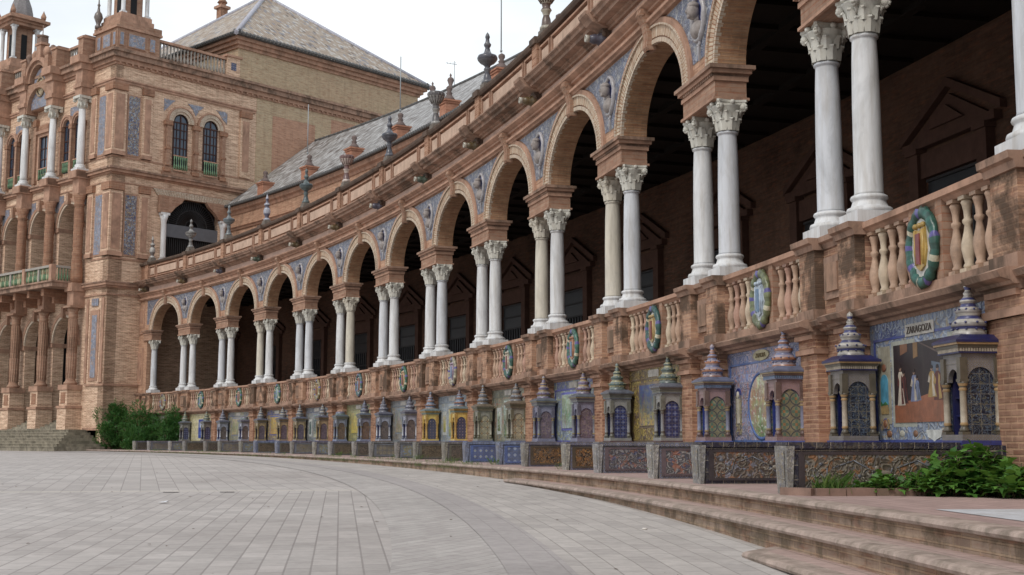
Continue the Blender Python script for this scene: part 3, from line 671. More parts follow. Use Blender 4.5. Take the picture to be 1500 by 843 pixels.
# --- spandrels with busts
for i in range(-3, A_LAST + 1):
    c = i * SP; g = M(); RO = RX + .485; ROz = RZ + .485; zt = 8.27; z0 = ZSP + .35; N = 14; pr = []
    for j in range(N + 1):
        z = z0 + (zt - z0) * j / N; q = min(1, (z - ZSP) / ROz); hw = SP / 2 - RO * math.sqrt(1 - q * q) - .02 if q < 1 else SP / 2 - .1
        pr.append((z, max(.01, hw)))
    right = 1 if i < 12 else 0
    for (za, wa), (zb, wb) in zip(pr[:-1], pr[1:]):
        ra, rb = (wa, wb) if right else (.0, .0)
        g.face([(c + ra, .252, za), (c - wa, .252, za), (c - wb, .252, zb), (c + rb, .252, zb)], 0)
    sp = A(g, 'spandrel_tile_panel', [T_SPAN])
    if i < 12:
        g = M(); cz = 7.62
        oval_ring(g, c, .27, cz, .30, .42, .05, .06, 0, 30, .15); oval_disc(g, c, .262, cz, .30, .42, 1, th=.02)
        g.ball((c, .38, cz + .12), .12, .12, .16, 12, 2); g.ball((c, .31, cz), .065, .06, .14, 8, 2); g.ball((c, .29, cz - .22), .23, .12, .17, 12, 2)
        g.ball((c, .37, cz + .22), .13, .12, .08, 8, 2); g.ball((c - .0, .49, cz + .11), .022, .035, .04, 6, 2); g.ball((c, .45, cz + .02), .05, .04, .05, 8, 2)
        g.sweepy([(c - .07, cz - .4), (c + .07, cz - .4), (c + .03, cz - .62), (c, cz - .8), (c - .03, cz - .62)], .25, .29, 0)
        oval_ring(g, c, .27, cz - .46, .06, .06, .03, .03, 0, 12)
        b = A(g, 'bust_roundel', [G((170, 166, 168)), G((84, 92, 150)), plain('grey_glazed_bust', (150, 142, 138), .35, .5, 9.)] if 'grey_glazed_bust' not in bpy.data.materials else [G((170, 166, 168)), G((84, 92, 150)), bpy.data.materials['grey_glazed_bust']])
# --- entablature above the arches
g = M()
g.sweep([(-.28, 8.31), (.33, 8.31), (.35, 8.35), (.41, 8.37), (.41, 8.43), (.31, 8.45), (.30, 8.47), (.30, 8.57), (.37, 8.59), (.37, 8.64), (.42, 8.66), (.50, 8.71), (.51, 8.76), (.27, 8.78), (-.28, 8.78)], -3.3 * SP, SE, 0)
A(g, 'architrave', [CORN2])
g = M(); g.box(-3.3 * SP, SE, -.28, .26, 8.76, 9.12, 0, 1.4); A(g, 'frieze', [FRIEZE])
g = M(); g.sweep([(-.28, 9.08), (.34, 9.08), (.35, 9.13), (.42, 9.15), (.43, 9.19), (.62, 9.20), (.62, 9.29), (.72, 9.31), (.74, 9.37), (.80, 9.41), (.80, 9.45), (.30, 9.50), (-.28, 9.50)], -3.3 * SP, SE, 0)
for i in range(-3, A_LAST + 1):
    c = i * SP; g.sweep([(.3, 9.118), (.42, 9.118), (.74, 9.22), (.80, 9.30), (.90, 9.38), (.92, 9.452), (.3, 9.505)], c - .26, c + .26, 0)
A(g, 'main_cornice', [CORN])
# --- gargoyles
for i in range(-3, A_LAST + 1):
    g = M(); c = i * SP; z = 8.93
    g.sweep([(.26, z - .22), (.34, z - .22), (.40, z - .05), (.46, z + .1), (.48, z + .18), (.26, z + .18)], c - .16, c + .16, 1)
    g.lathe(c, z - .03, [(.15, .36), (.17, .42), (.15, .5), (.11, .56), (.12, .62), (.10, .68), (.075, .74)], 12, 0, axis='y')
    g.lathe(c, z - .03, [(.075, .74), (.085, .78), (.085, .83), (.06, .835), (.05, .80)], 12, 2, axis='y')
    for q in (-1, 1): g.ball((c + q * .13, .42, z + .06), .06, .07, .08, 8, 1); g.ball((c + q * .08, .56, z + .04), .03, .03, .03, 6, 0)
    gc = [(104, 84, 50), (78, 92, 78), (86, 84, 98), (120, 96, 56)][i % 4]
    A(g, 'gargoyle', [G(gc), plain('gargoyle_stone_%d' % (i + 5), (92, 72, 60), .35, .8, 5.), G((190, 184, 170))])
# --- parapet
B_SHADE = brick('brick_recess_shade', (168, 116, 90), (146, 96, 74), (140, 104, 82), grime=.5)  # darker brick paints the recess shadow around frames and panels
g = M(); PZ0, PZ1 = 9.50, 10.55
g.box(-3.3 * SP, SE, -.1, .27, PZ0, PZ1 - .1, 0); 
for i in range(-3, A_LAST + 1):
    c = i * SP
    if i < A_LAST:
        for (u0, u1) in ((.26, 1.06), (1.22, SP - 1.22), (SP - 1.06, SP - .26)):
            x0, x1 = c + u0, c + u1
            for (a, b, z0, z1) in ((x0, x1, 9.66, 9.71), (x0, x1, 10.27, 10.32), (x0, x0 + .05, 9.71, 10.27), (x1 - .05, x1, 9.71, 10.27)): g.box(a, b, .27, .36, z0, z1, 1)
            g.box(x0 + .13, x1 - .13, .27, .33, 9.80, 10.18, 3)
    g.box(c - .2, c + .2, .27, .42, PZ0, 10.42, 2)
A(g, 'parapet', [B_SHADE, CORN2, B_PIL, plain('parapet_panel', (204, 168, 142), .2, .9, 3., grime=.3, gcol=(110, 90, 76))])
g = M(); g.sweep([(-.14, 10.43), (.38, 10.43), (.42, 10.50), (.43, 10.57), (.10, 10.62), (-.14, 10.6)], -3.3 * SP, SE, 0)
for i in range(-3, A_LAST + 1): g.box(i * SP - .24, i * SP + .24, -.16, .49, 10.42, 10.605, 0)
A(g, 'parapet_coping', [plain('dark_coping', (98, 82, 72), .35, .9, 3., grime=.5)])
# --- gallery inside
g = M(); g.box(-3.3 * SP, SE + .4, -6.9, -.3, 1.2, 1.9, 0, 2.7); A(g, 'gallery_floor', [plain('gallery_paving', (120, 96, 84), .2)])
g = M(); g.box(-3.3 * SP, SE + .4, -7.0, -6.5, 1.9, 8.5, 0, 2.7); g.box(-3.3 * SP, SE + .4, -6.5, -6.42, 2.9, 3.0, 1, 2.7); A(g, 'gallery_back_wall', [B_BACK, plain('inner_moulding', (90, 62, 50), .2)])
g = M(); g.box(-3.3 * SP, SE + .4, -6.5, -.28, 8.5, 8.7, 0, 2.7)
for k in range(int((SE + 3.3 * SP) / 1.34)):
    s = -3.3 * SP + k * 1.342; g.box(s, s + .2, -6.3, -.28, 8.40, 8.5, 0)
g.box(-3.3 * SP, SE + .4, -2.6, -2.4, 8.38, 8.498, 0, 2.7); g.box(-3.3 * SP, SE + .4, -4.6, -4.4, 8.38, 8.498, 0, 2.7)
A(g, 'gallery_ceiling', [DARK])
g = M(); g.box(-3.32 * SP, -3.3 * SP, -6.9, -.3, 1.2, 8.6, 0); A(g, 'gallery_end_wall', [B_BACK])
BK2 = plain('gallery_frame_brick', (98, 66, 54), .25, .9, 3.)  # frames share the wall's shade-darkened colour
WINP = plain('door_glass_grille', (30, 32, 38), .3, .35, spec=.5)
for i in range(-2, A_LAST + 1):
    c = (i + .5) * SP; g = M(); y = -6.5; W = .92
    for q in (-1, 1):
        g.box(c + q * 1.22 - .17, c + q * 1.22 + .17, y, y + .22, 1.9, 6.3, 0)
        g.box(c + q * 1.22 - .22, c + q * 1.22 + .22, y, y + .28, 6.3, 6.42, 0)
    g.box(c - 1.05, c + 1.05, y, y + .14, 5.75, 6.3, 0)
    g.box(c - 1.65, c + 1.65, y, y + .2, 6.42, 6.6, 0)
    for q in (-1, 1):
        P = [(c + q * 1.8, 6.6), (c, 7.55), (c, 7.75), (c + q * 1.8, 6.78)]; g.sweepy(P if q > 0 else P[::-1], y, y + .16, 0)
    g.sweepy([(c - 1.4, 6.6), (c + 1.4, 6.6), (c, 7.4)][::-1], y, y + .12, 0); g.sweepy([(c - .6, 6.75), (c + .6, 6.75), (c, 7.15)][::-1], y + .1, y + .2, 0)
    A(g, 'pedimented_frame', [BK2])
    g = M(); g.box(c - W, c + W, y, y + .05, 1.9, 5.7, 0)
    for k in range(9): x = c - W + k * 2 * W / 8; g.box(x - .02, x + .02, y + .05, y + .09, 1.9, 4.7, 1)
    for z in (3.0, 4.0, 4.7, 5.2, 5.68): g.box(c - W, c + W, y + .05, y + .1, z - .03, z + .03, 1)
    A(g, 'grilled_door', [WINP, plain('grille_iron', (52, 50, 52), .2, .5) if 'grille_iron' not in bpy.data.materials else bpy.data.materials['grille_iron']])
# --- attic, eave and roof behind the parapet
TER = plain('terrace_deck', (150, 110, 90), .2)
g = M(); g.box(-3.3 * SP, SE, -6.0, -.1, 9.3, 9.55, 0, 2.7); A(g, 'terrace', [TER])
g = M(); g.box(-3.3 * SP, SE + .5, -6.1, -5.8, 9.55, 14.4, 0, 1.4)
g.sweep([(-6.0, 13.3), (-5.72, 13.3), (-5.68, 13.4), (-5.6, 13.46), (-6.0, 13.5)], -3.3 * SP, SE + .4, 1); g.sweep([(-6.1, 14.3), (-5.75, 14.3), (-5.68, 14.45), (-5.55, 14.55), (-5.5, 14.78), (-6.1, 14.78)], -3.3 * SP, SE + .4, 1)
A(g, 'attic_wall', [B_MAIN, CORN2])
EZ, RIDGE_Z = 14.86, 20.4
def arcade_roof():
    g = M(); s0, s1 = -3.3 * SP, SE + .4; n = int((s1 - s0) / 1.34); E, K = (-5.35, EZ), (-12.4, RIDGE_Z); B2 = (-19.4, EZ)
    L = math.dist(E, K)
    for i in range(n):
        a = s0 + (s1 - s0) * i / n; b = s0 + (s1 - s0) * (i + 1) / n
        g.face([(a, E[0], E[1]), (b, E[0], E[1]), (b, K[0], K[1]), (a, K[0], K[1])], 0, uv=[(a, 0), (b, 0), (b, L), (a, L)])
        g.face([(b, B2[0], B2[1]), (a, B2[0], B2[1]), (a, K[0], K[1]), (b, K[0], K[1])], 0, uv=[(b, 0), (a, 0), (a, L), (b, L)])
        g.face([(b, E[0], E[1] - .06), (a, E[0], E[1] - .06), (a, -6.1, E[1] - .06), (b, -6.1, E[1] - .06)], 1)
        g.face([(b, E[0], E[1] - .06), (b, E[0], E[1]), (a, E[0], E[1]), (a, E[0], E[1] - .06)], 1)
        g.face([(a, B2[0], B2[1]), (b, B2[0], B2[1]), (b, B2[0], 0), (a, B2[0], 0)], 1)
    k = s0
    while k < s1:                       # barrel tile ends at the eave and the ridge
        g.lathe(k, EZ + .015, [(.085, -5.29), (.085, -5.8)], 8, 1, axis='y'); k += .24
    for i in range(int((s1 - s0) / .5)): s = s0 + i * .5; g.tube([(s, K[0], K[1]), (s + .5, K[0], K[1])], .12, 6, 1)
    return A(g, 'roof', [ROOF2, ROOFE])
rf = arcade_roof()
CH = plain('chimney_cap', (110, 96, 92), .3, .7, 4.)
def chimney_part(i, parent):
    c = (i + .55) * SP; g = M(); r = -6.0; z = 14.7
    g.box(c - .34, c + .34, r - .34, r + .34, z, z + 1.0, 0, taper=0); g.box(c - .38, c + .38, r - .38, r + .38, z + 1.0, z + 1.1, 1); g.box(c - .43, c + .43, r - .43, r + .43, z + 1.1, z + 1.18, 1)
    g.box(c - .44, c + .44, r - .44, r + .44, z + .3, z + .38, 1)
    g.lathe(c, r, [(.36, z + 1.18), (.2, z + 1.38), (.12, z + 1.5), (.16, z + 1.56), (.09, z + 1.64), (.15, z + 1.76), (.14, z + 1.86), (.0, z + 1.95)], 10, 2)
    return A(g, 'chimney', [B_CHIM, B_CHIM, CH], parent)
for i in range(2, 12): chimney_part(i, rf)
for i, sx in ((10.0, .2), (9.65, 0)):
    g = M(); c = i * SP; g.lathe(c, -12.4, [(q_, z_ + 3.4) for q_, z_ in [(.18, 16.95), (.22, 17.1), (.1, 17.2), (.2, 17.5), (.16, 17.62), (.04, 17.7), (.07, 17.8), (0, 17.95)]], 10); A(g, 'ridge_finial', [CH], rf)

# ================================================================= MURALS
TEXT = {0: 'ZAMORA', -1: 'ZARAGOZA'}
MUR = {   # alcove i lies between pier i and pier i+1
 -1: dict(bg=(128, 142, 168), c=[(160, 170, 180), (110, 128, 168), (170, 156, 130)], fr=(70, 84, 152), pic=None),
 0: dict(bg=(140, 140, 172), c=[(176, 164, 178), (112, 128, 178), (178, 128, 120)], fr=(84, 112, 170), pic='oval', pc=[(96, 130, 70), (150, 160, 110), (170, 130, 110), (190, 200, 160), (206, 214, 196)]),
 1: dict(bg=(150, 128, 66), c=[(196, 168, 80), (104, 86, 88), (120, 84, 50)], fr=(126, 100, 70), pic='wide', pc=[(190, 170, 90), (120, 120, 110), (70, 86, 140), (96, 120, 170), (60, 80, 140)]),
 2: dict(bg=(140, 156, 160), c=[(116, 130, 180), (172, 176, 120), (176, 190, 196)], fr=(92, 96, 176), pic='wide', pc=[(150, 160, 170), (140, 160, 130), (170, 180, 160), (130, 160, 200), (190, 200, 200)]),
 3: dict(bg=(140, 140, 116), c=[(172, 166, 130), (120, 130, 130), (184, 112, 96)], fr=(120, 126, 112), pic='tall', pc=[(120, 140, 90), (90, 110, 70), (170, 180, 160), (206, 216, 216), (190, 206, 214)]),
 4: dict(bg=(144, 156, 166), c=[(170, 182, 190), (118, 136, 160), (180, 170, 130)], fr=(150, 164, 178), pic='tall', pc=[(110, 130, 80), (180, 170, 80), (190, 180, 120), (180, 196, 206), (130, 160, 200)]),
 5: dict(bg=(136, 134, 128), c=[(164, 160, 150), (110, 120, 140), (160, 136, 90)], fr=(120, 130, 140), pic='wide', pc=[(140, 130, 90), (160, 150, 120), (120, 130, 150), (170, 170, 150), (150, 160, 170)]),
 6: dict(bg=(154, 148, 90), c=[(176, 166, 90), (120, 128, 110), (186, 176, 120)], fr=(130, 130, 90), pic='wide', pc=[(190, 170, 70), (200, 180, 90), (170, 160, 110), (150, 160, 140), (180, 180, 130)]),
 7: dict(bg=(130, 136, 138), c=[(156, 160, 160), (100, 120, 130), (150, 130, 110)], fr=(110, 116, 140), pic='tall', pc=[(190, 190, 160), (90, 120, 110), (70, 100, 110), (150, 160, 150), (170, 180, 180)]),
 8: dict(bg=(176, 150, 80), c=[(80, 96, 160), (200, 176, 110), (150, 110, 60)], fr=(70, 84, 156), pic='wide', pc=[(190, 150, 60), (200, 170, 90), (190, 160, 70), (90, 104, 160), (80, 96, 160)]),
 9: dict(bg=(146, 146, 120), c=[(170, 164, 130), (110, 120, 140), (180, 160, 90)], fr=(104, 112, 140), pic='wide', pc=[(170, 160, 110), (150, 150, 110), (170, 160, 130), (130, 140, 160), (160, 160, 150)]),
 11: dict(bg=(140, 134, 112), c=[(168, 156, 120), (104, 110, 130), (160, 130, 90)], fr=(110, 106, 110), pic='tall', pc=[(150, 140, 90), (160, 150, 110), (140, 130, 110), (170, 170, 140), (150, 150, 150)]),
 10: dict(bg=(206, 196, 150), c=[(214, 206, 170), (190, 176, 110), (196, 184, 140)], fr=(190, 176, 110), pic=None),
}
MLAB = {-1: 'blue tiled mural of a throne room scene under a ZARAGOZA plate', 0: 'lilac tiled mural with a pale oval picture under a ZAMORA plate'}
WARM = {}
def flat(g, x0, x1, z0, z1, y, m):
    g.face([(x1, y, z0), (x0, y, z0), (x0, y, z1), (x1, y, z1)], m, uv=[(x1 - x0, 0), (0, 0), (0, z1 - z0), (x1 - x0, z1 - z0)])
def panel(g, x0, x1, z0, z1, y0, y1, m):      # thin slab whose front shows its own picture
    g.box(x0, x1, y0, y1, z0, z1, m); 
    n = len(g.F)
    flat(g, x0, x1, z0, z1, y1 + .0015, m)
def text_mesh(txt, size):
    cu = bpy.data.curves.new('t', 'FONT'); cu.body = txt; cu.size = size; cu.align_x = 'CENTER'; cu.align_y = 'CENTER'; cu.extrude = .004
    o = bpy.data.objects.new('t', cu); COL.objects.link(o); dg = bpy.context.evaluated_depsgraph_get(); dg.update()
    me = bpy.data.meshes.new_from_object(o.evaluated_get(dg)); bpy.data.objects.remove(o)
    return [tuple(v.co) for v in me.vertices], [tuple(p.vertices) for p in me.polygons]
GOLD = glaze('lettering_glaze', (70, 52, 40))
for i, d in MUR.items():
    x0 = i * SP + 1.0; x1 = (i + 1) * SP - 1.0; y = .2; mid = (x0 + x1) / 2
    m_bg = tiles('mural_ground_%d' % (i + 1), d['bg'], d['c'], 'scroll', 5.5, .14, seed=i * 3.1, grime=.4); m_fr = tiles('mural_frame_%d' % (i + 1), d['fr'], [d['c'][0], d['c'][1], d['bg']], 'scroll', 8., .14, seed=i * 1.3, grime=.35)
    mats = [m_bg, m_fr, G(d['fr']), G((206, 200, 184))]
    g = M(); panel(g, x0, x1, -.03, 1.45, y, y + .02, 0)
    g.box(x0 + .17, x1 - .17, y + .02, y + .032, 1.26, 1.445, 1)
    for (a, b, z0, z1) in ((x0 + .14, x1 - .14, 1.23, 1.26), (x0 + .14, x0 + .17, .0, 1.23), (x1 - .17, x1 - .14, .0, 1.23), (x0 + .17, x1 - .17, .0, .03)): g.box(a, b, y + .02, y + .04, z0, z1, 2)
    mu = A(g, 'tile_mural', mats)
    if i in MLAB: mu['label'] = MLAB[i]
    if i != 10:
        g = M(); w = .37 if i == -1 else .30; zc = 1.30 if i == -1 else 1.345; mid = x1 - 1.43 if i == -1 else x1 - 1.54
        if i == 0: oval_disc(g, mid, y + .05, zc, .33, .085, 0, th=.03)
        else: g.box(mid - w, mid + w, y + .02, y + .05, zc - .07, zc + .07, 0)
        pl = A(g, 'name_plate', [G((190, 176, 120)) if i == 0 else G((184, 178, 168))], mu)
        if i in TEXT:
            Vt, Ft = text_mesh(TEXT[i], 0.118 if i == -1 else .1); g = M()
            for f in Ft: g.face([(mid - Vt[q][0], y + .055 + Vt[q][2], zc - .005 + Vt[q][1]) for q in f][:])
            A(g, 'lettering', [GOLD if i else G((120, 96, 40))], mu)
    mid = (x0 + x1) / 2
    if d['pic'] == 'oval':
        pm = tiles('mural_picture_%d' % (i + 1), d['pc'][2], d['pc'], 'paint', 5., .14, seed=i * 2.2, grime=.2)
        g = M(); mid = x1 - 1.52; oval_disc(g, mid, y + .045, .56, .52, .5, 0, th=.03); oval_ring(g, mid, y + .04, .56, .53, .51, .03, .02, 1, 30); A(g, 'oval_picture', [pm, G((70, 100, 160))], mu)
        for q in (-1, 1):
            g = M(); xx = mid + q * 1.0; g.ring(xx, .75, .001, .001, .12, y + .02, y + .045, 0, 10); g.box(xx - .12, xx + .12, y + .02, y + .045, .12, .75, 1); g.box(xx - .05, xx + .05, y + .045, y + .055, .3, .7, 2); g.ball((xx, y + .05, .76), .05, .02, .06, 8, 2); A(g, 'niche_panel', [G((50, 62, 130)), tiles('niche_tile_%d%d' % (i, q), (150, 140, 110), [(180, 170, 120), (96, 100, 140), (130, 96, 80)], 'scroll', 8., .14), G((206, 196, 170))], mu)
    elif d['pic']:
        pm = tiles('mural_picture_%d' % (i + 1), d['pc'][1], d['pc'], 'paint', 5., .14, seed=i * 2.2, grime=.25)
        g = M(); w = 1.0 if d['pic'] == 'wide' else .5; zl = .32 if d['pic'] == 'wide' else .16
        g.box(mid - w - .06, mid + w + .06, y + .02, y + .035, zl - .05, 1.18, 1); panel(g, mid - w, mid + w, zl, 1.13, y + .035, y + .045, 0)
        A(g, 'painted_picture', [pm, G(tuple(min(255, c + 20) for c in d['fr']))], mu)
        if d['pic'] == 'tall':
            for q in (-1, 1):
                g = M(); g.box(mid + q * .95 - .2, mid + q * .95 + .2, y + .02, y + .04, .2, .95, 0); g.box(mid + q * .95 - .12, mid + q * .95 + .12, y + .04, y + .048, .3, .85, 1); A(g, 'side_panel', [G((196, 200, 196)), pm], mu)
# the throne-room picture
i = -1; x0 = i * SP + 1.0; x1 = (i + 1) * SP - 1.0; y = .2
ZM = bpy.data.objects['tile_mural']
px0, px1, pz0, pz1 = x0 + .75, x1 - .70, .23, 1.15
def X(u): return px1 - (px1 - px0) * u           # u: 0 at the far (left) end
g = M()
g.box(px0 - .07, px1 + .07, y + .02, y + .034, pz0 - .05, pz1 + .05, 4)
g.box(px0, px1, y + .034, y + .040, pz0, pz1, 0)
H_ = pz1 - pz0
def poly(P, m, lift): g.sweepy([(X(u), pz0 + H_ * v_) for u, v_ in P], y + .039, y + .040 + lift, m)
poly([(0, 0), (0, .22), (.3, .3), (.6, .38), (.75, .3), (1, .3), (1, 0)][::-1], 1, .002)
poly([(.52, .36), (.52, .74), (.64, .70), (.64, .36)], 2, .003)
poly([(.1, .86), (.1, 1), (.2, 1), (.2, .9)], 3, .003); poly([(.28, .8), (.28, 1), (.34, 1), (.34, .82)], 5, .003)
poly([(.34, 1), (.36, 1), (1, .62), (1, .58)], 6, .003)
def figure(u, v0, h, w, m, m2, lift=.005):
    w *= 1.15; t = random.uniform(-.25, .25) * w
    poly([(u - w, v0), (u - w * .8, v0 + h * .2), (u - w * .42, v0 + h * .55), (u - w * .62 + t, v0 + h * .74), (u - w * .35 + t, v0 + h * .83), (u + w * .35 + t, v0 + h * .83), (u + w * .62 + t, v0 + h * .72), (u + w * .45, v0 + h * .5), (u + w * .85, v0 + h * .15), (u + w * 1.1, v0)], m, lift)
    poly([(u + w * .1, v0 + h * .02), (u + w * .05, v0 + h * .5), (u + w * .2 + t, v0 + h * .78), (u + w * .5 + t, v0 + h * .7), (u + w * .35, v0 + h * .45), (u + w * .75, v0 + h * .04)], m2, lift + .001)
    poly([(u - w * .6 + t, v0 + h * .72), (u - w * .9, v0 + h * .5), (u - w * .5, v0 + h * .46), (u - w * .3 + t, v0 + h * .6)], m2, lift + .0015)
    e = [(u + t + w * .26 * math.cos(2 * PI * k / 10), v0 + h * .91 + h * .075 * math.sin(2 * PI * k / 10)) for k in range(10)]
    poly(e, 7, lift + .001); poly([(u + t - w * .28, v0 + h * .93), (u + t, v0 + h * .9), (u + t + w * .28, v0 + h * .93), (u + t + w * .2, v0 + h * 1.02), (u + t - w * .2, v0 + h * 1.02)], 0, lift + .002)
for q in range(7): poly([(.02 + q * .14, 0), (.04 + q * .14, 0), (.25 + q * .09, .26), (.245 + q * .09, .26)], 5, .0025)
figure(.10, .22, .52, .045, 8, 9); figure(.15, .24, .42, .04, 9, 0); figure(.28, .26, .40, .045, 10, 8); figure(.33, .27, .3, .035, 10, 2); figure(.52, .30, .38, .05, 11, 8); figure(.60, .26, .42, .055, 9, 11); figure(.74, .2, .44, .06, 5, 9); figure(.88, .22, .4, .05, 1, 8)
PM = [glaze(n, c, .25, .4) for n, c in (('painted_dark', (46, 32, 34)), ('painted_floor', (166, 88, 50)), ('painted_door', (92, 104, 120)), ('painted_drape', (150, 90, 50)), ('painted_frame', (170, 172, 160)), ('painted_ochre', (150, 104, 50)), ('painted_beam', (96, 78, 72)), ('painted_skin', (160, 120, 96)), ('painted_cream', (196, 180, 156)), ('painted_red', (108, 44, 40)), ('painted_blue', (116, 126, 160)), ('painted_gold', (176, 136, 60)))]
A(g, 'painted_picture', PM, ZM)
for xx in (x1 - .42, x0 + .42):
    g = M(); g.box(xx - .17, xx + .17, y + .02, y + .036, .22, 1.16, 0); g.box(xx - .10, xx + .10, y + .036, y + .044, .42, .72, 1); g.ring(xx, .72, .001, .001, .10, y + .036, y + .044, 1, 10)
    g.box(xx - .10, xx + .10, y + .0365, y + .046, .34, .45, 2); g.sweepy([(xx - .1, .45), (xx - .03, .49), (xx + .04, .46), (xx + .1, .5), (xx + .1, .44)][::-1], y + .04, y + .048, 3)
    g.box(xx - .10, xx + .10, y + .036, y + .044, .16, .28, 2); g.ball((xx, y + .045, .22), .05, .01, .05, 8, 4); oval_ring(g, xx, y + .036, .22, .08, .06, .012, .01, 5, 16); g.ball((xx, y + .04, .9), .07, .01, .05, 8, 4)
    A(g, 'side_picture', [G((166, 160, 140)), G((86, 160, 190)), G((186, 150, 84)), G((70, 120, 76)), G((150, 90, 60)), G((90, 90, 140))], ZM)
ORN = [G((150, 96, 60)), G((180, 176, 160)), G((206, 206, 200)), G((150, 160, 176))]
for k in range(9):
    g = M(); xx = x0 + .35 + k * .36; g.ball((xx, y + .03, .1), .08, .012, .045, 8, 0 if k % 2 else 1); A(g, 'cherub_ornament', ORN, ZM)
g = M(); mid = (px0 + px1) / 2 - .05
g.sweepy([(mid - .2, .14), (mid - .16, .06), (mid - .06, .035), (mid, .01), (mid + .06, .035), (mid + .16, .06), (mid + .2, .14)], y + .02, y + .045, 2); A(g, 'scroll_ornament', ORN, ZM)
for k in range(16): g = M(); xx = x0 + .25 + k * .19; oval_ring(g, xx, y + .035, 1.41, .055, .055, .014, .01, 3, 12); A(g, 'ring_ornament', ORN, ZM)

# ================================================================= KIOSKS AND LOW BENCH WALLS
def FR(c):
    nm = 'kiosk_frame_%d_%d_%d' % c
    return bpy.data.materials.get(nm) or tiles(nm, tuple(min(255, int(v_ * 1.3)) for v_ in c), [tuple(min(255, int(v_ * 1.6)) for v_ in c), tuple(int(v_ * .65) for v_ in c), (96, 104, 150)], 'geo', 5., .035, .3, grime=.3, grout=None)
def kiosk_shape(root, c):
    """local x along the arcade, y towards the plaza, z from bench-wall top"""
    A_, B_ = .225, .225
    g = M(); g.box(-A_ - .02, A_ + .02, -B_ - .02, B_ + .02, 0, .045, 0); g.box(-A_, A_, -B_, B_, .045, .10, 1); g.build('base', [G(tuple(min(255, int(v_ * 1.2)) for v_ in c['plinth'])), FR(c['frame'])], root)
    g = M()
    # body behind the colonnettes, open niche towards the plaza
    g.box(-A_ + .05, -A_ + .09, -B_, B_ - .10, .10, .86, 0); g.box(A_ - .09, A_ - .05, -B_, B_ - .10, .10, .86, 0); g.box(-A_ + .09, A_ - .09, -B_, -B_ + .06, .10, .86, 0)
    g.box(-A_ + .03, A_ - .03, -B_, B_ - .03, .80, .90, 1)
    fy = B_ - .035
    g.archwall(-A_ + .03, A_ - .03, .82, fy - .05, fy, 0, .62, .115, .13, 1, 1, 12, zb=.62)
    for sx in (-1, 1):      # arched side frames
        yz = (lambda p, q, r, sx=sx: (sx * q, p, r))
        g.archwall(-B_ + .04, B_ - .04, .82, A_ - .075, A_ - .025, 0, .60, .145, .165, 1, 1, 12, zb=.60, yz=yz)
    g.build('body', [G(c['shelf']), FR(c['frame'])], root)
    for sx in (-1, 1):
        g = M()
        xx = sx * (A_ - .045); g.face([(xx, -.15 * sx, .10), (xx, .15 * sx, .10), (xx, .15 * sx, .62), (xx, .09 * sx, .73), (xx, 0, .765), (xx, -.09 * sx, .73), (xx, -.15 * sx, .62)])
        g.build('arched_tile_panel', [c['panel']], root)
    for z in (.28, .46): g = M(); g.box(-A_ + .09, A_ - .09, -B_ + .06, B_ - .12, z, z + .02); g.build('shelf', [G(c['shelf'])], root)
    for sx in (-1, 1):
        for sy in (-1, 1):
            x, y_ = sx * (A_ - .045), sy * (B_ - .045); g = M()
            g.box(x - .042, x + .042, y_ - .042, y_ + .042, .10, .13, 1)
            g.lathe(x, y_, [(.045, .13), (.047, .15), (.035, .17), (.033, .19), (.042, .2), (.034, .22), (.032, .53), (.042, .54), (.033, .56), (.038, .575), (.05, .60), (.053, .62)], 12, 0, mats=[1, 1, 1, 2, 2, 0, 2, 2, 1, 2, 1])
            g.box(x - .046, x + .046, y_ - .046, y_ + .046, .62, .645, 1); g.box(x - .038, x + .038, y_ - .038, y_ + .038, .645, .86, 1)
            g.build('colonnette', [G(c['col']), G(c['frame']), G(c['accent'])], root)
    g = M(); g.box(-A_ - .01, A_ + .01, -B_ - .01, B_ + .01, .90, .915, 0)
    n = 16
    for k in range(n):
        t = -A_ + (k + .5) * 2 * A_ / n
        g.box(t - .010, t + .010, -B_ - .012, B_ + .012, .915, .955, 2); g.box(-A_ - .012, A_ + .012, t - .010, t + .010, .917, .953, 2)
    g.box(-A_, A_, -B_, B_, .915, .955, 1); g.box(-A_ - .02, A_ + .02, -B_ - .02, B_ + .02, .955, .985, 1); g.box(-A_ - .04, A_ + .04, -B_ - .04, B_ + .04, .985, 1.005, 3); g.box(-A_ - .05, A_ + .05, -B_ - .05, B_ + .05, 1.005, 1.03, 0)
    e = A_ + .05; t = .175; z0, z1 = 1.03, 1.09
    Q = [(-e, -e), (e, -e), (e, e), (-e, e)]; q = [(-t, -t), (t, -t), (t, t), (-t, t)]
    for k in range(4): a, b = Q[k], Q[(k + 1) % 4]; d_, f_ = q[(k + 1) % 4], q[k]; g.face([(a[0], a[1], z0), (b[0], b[1], z0), (d_[0], d_[1], z1), (f_[0], f_[1], z1)], 0)
    g.build('eave', [G(c['eave']), G(c['frame']), G(c['dent']), G(c['accent'])], root)
    g = M()
    P = [(.18, 1.06), (.165, 1.11), (.145, 1.15), (.172, 1.175), (.178, 1.195), (.168, 1.215), (.13, 1.25), (.105, 1.285), (.125, 1.31), (.13, 1.33), (.12, 1.35), (.085, 1.375), (.07, 1.41), (.085, 1.43), (.083, 1.445), (.055, 1.47), (.038, 1.495), (.048, 1.515), (.032, 1.535), (.026, 1.55), (.04, 1.58), (.036, 1.61), (.0, 1.645)]
    if c.get('flat'): P = [(.20, 1.07), (.19, 1.13), (.18, 1.18), (.14, 1.21), (0, 1.22)]; mt = [0, 1, 1, 0]
    else:
        mt = [1, 0, 2, 1, 1, 0, 2, 0, 1, 1, 0, 2, 1, 0, 2, 1, 0, 1, 0, 2, 0, 0]
    g.lathe(0, 0, P, 20, 0, mats=mt, cap=False)
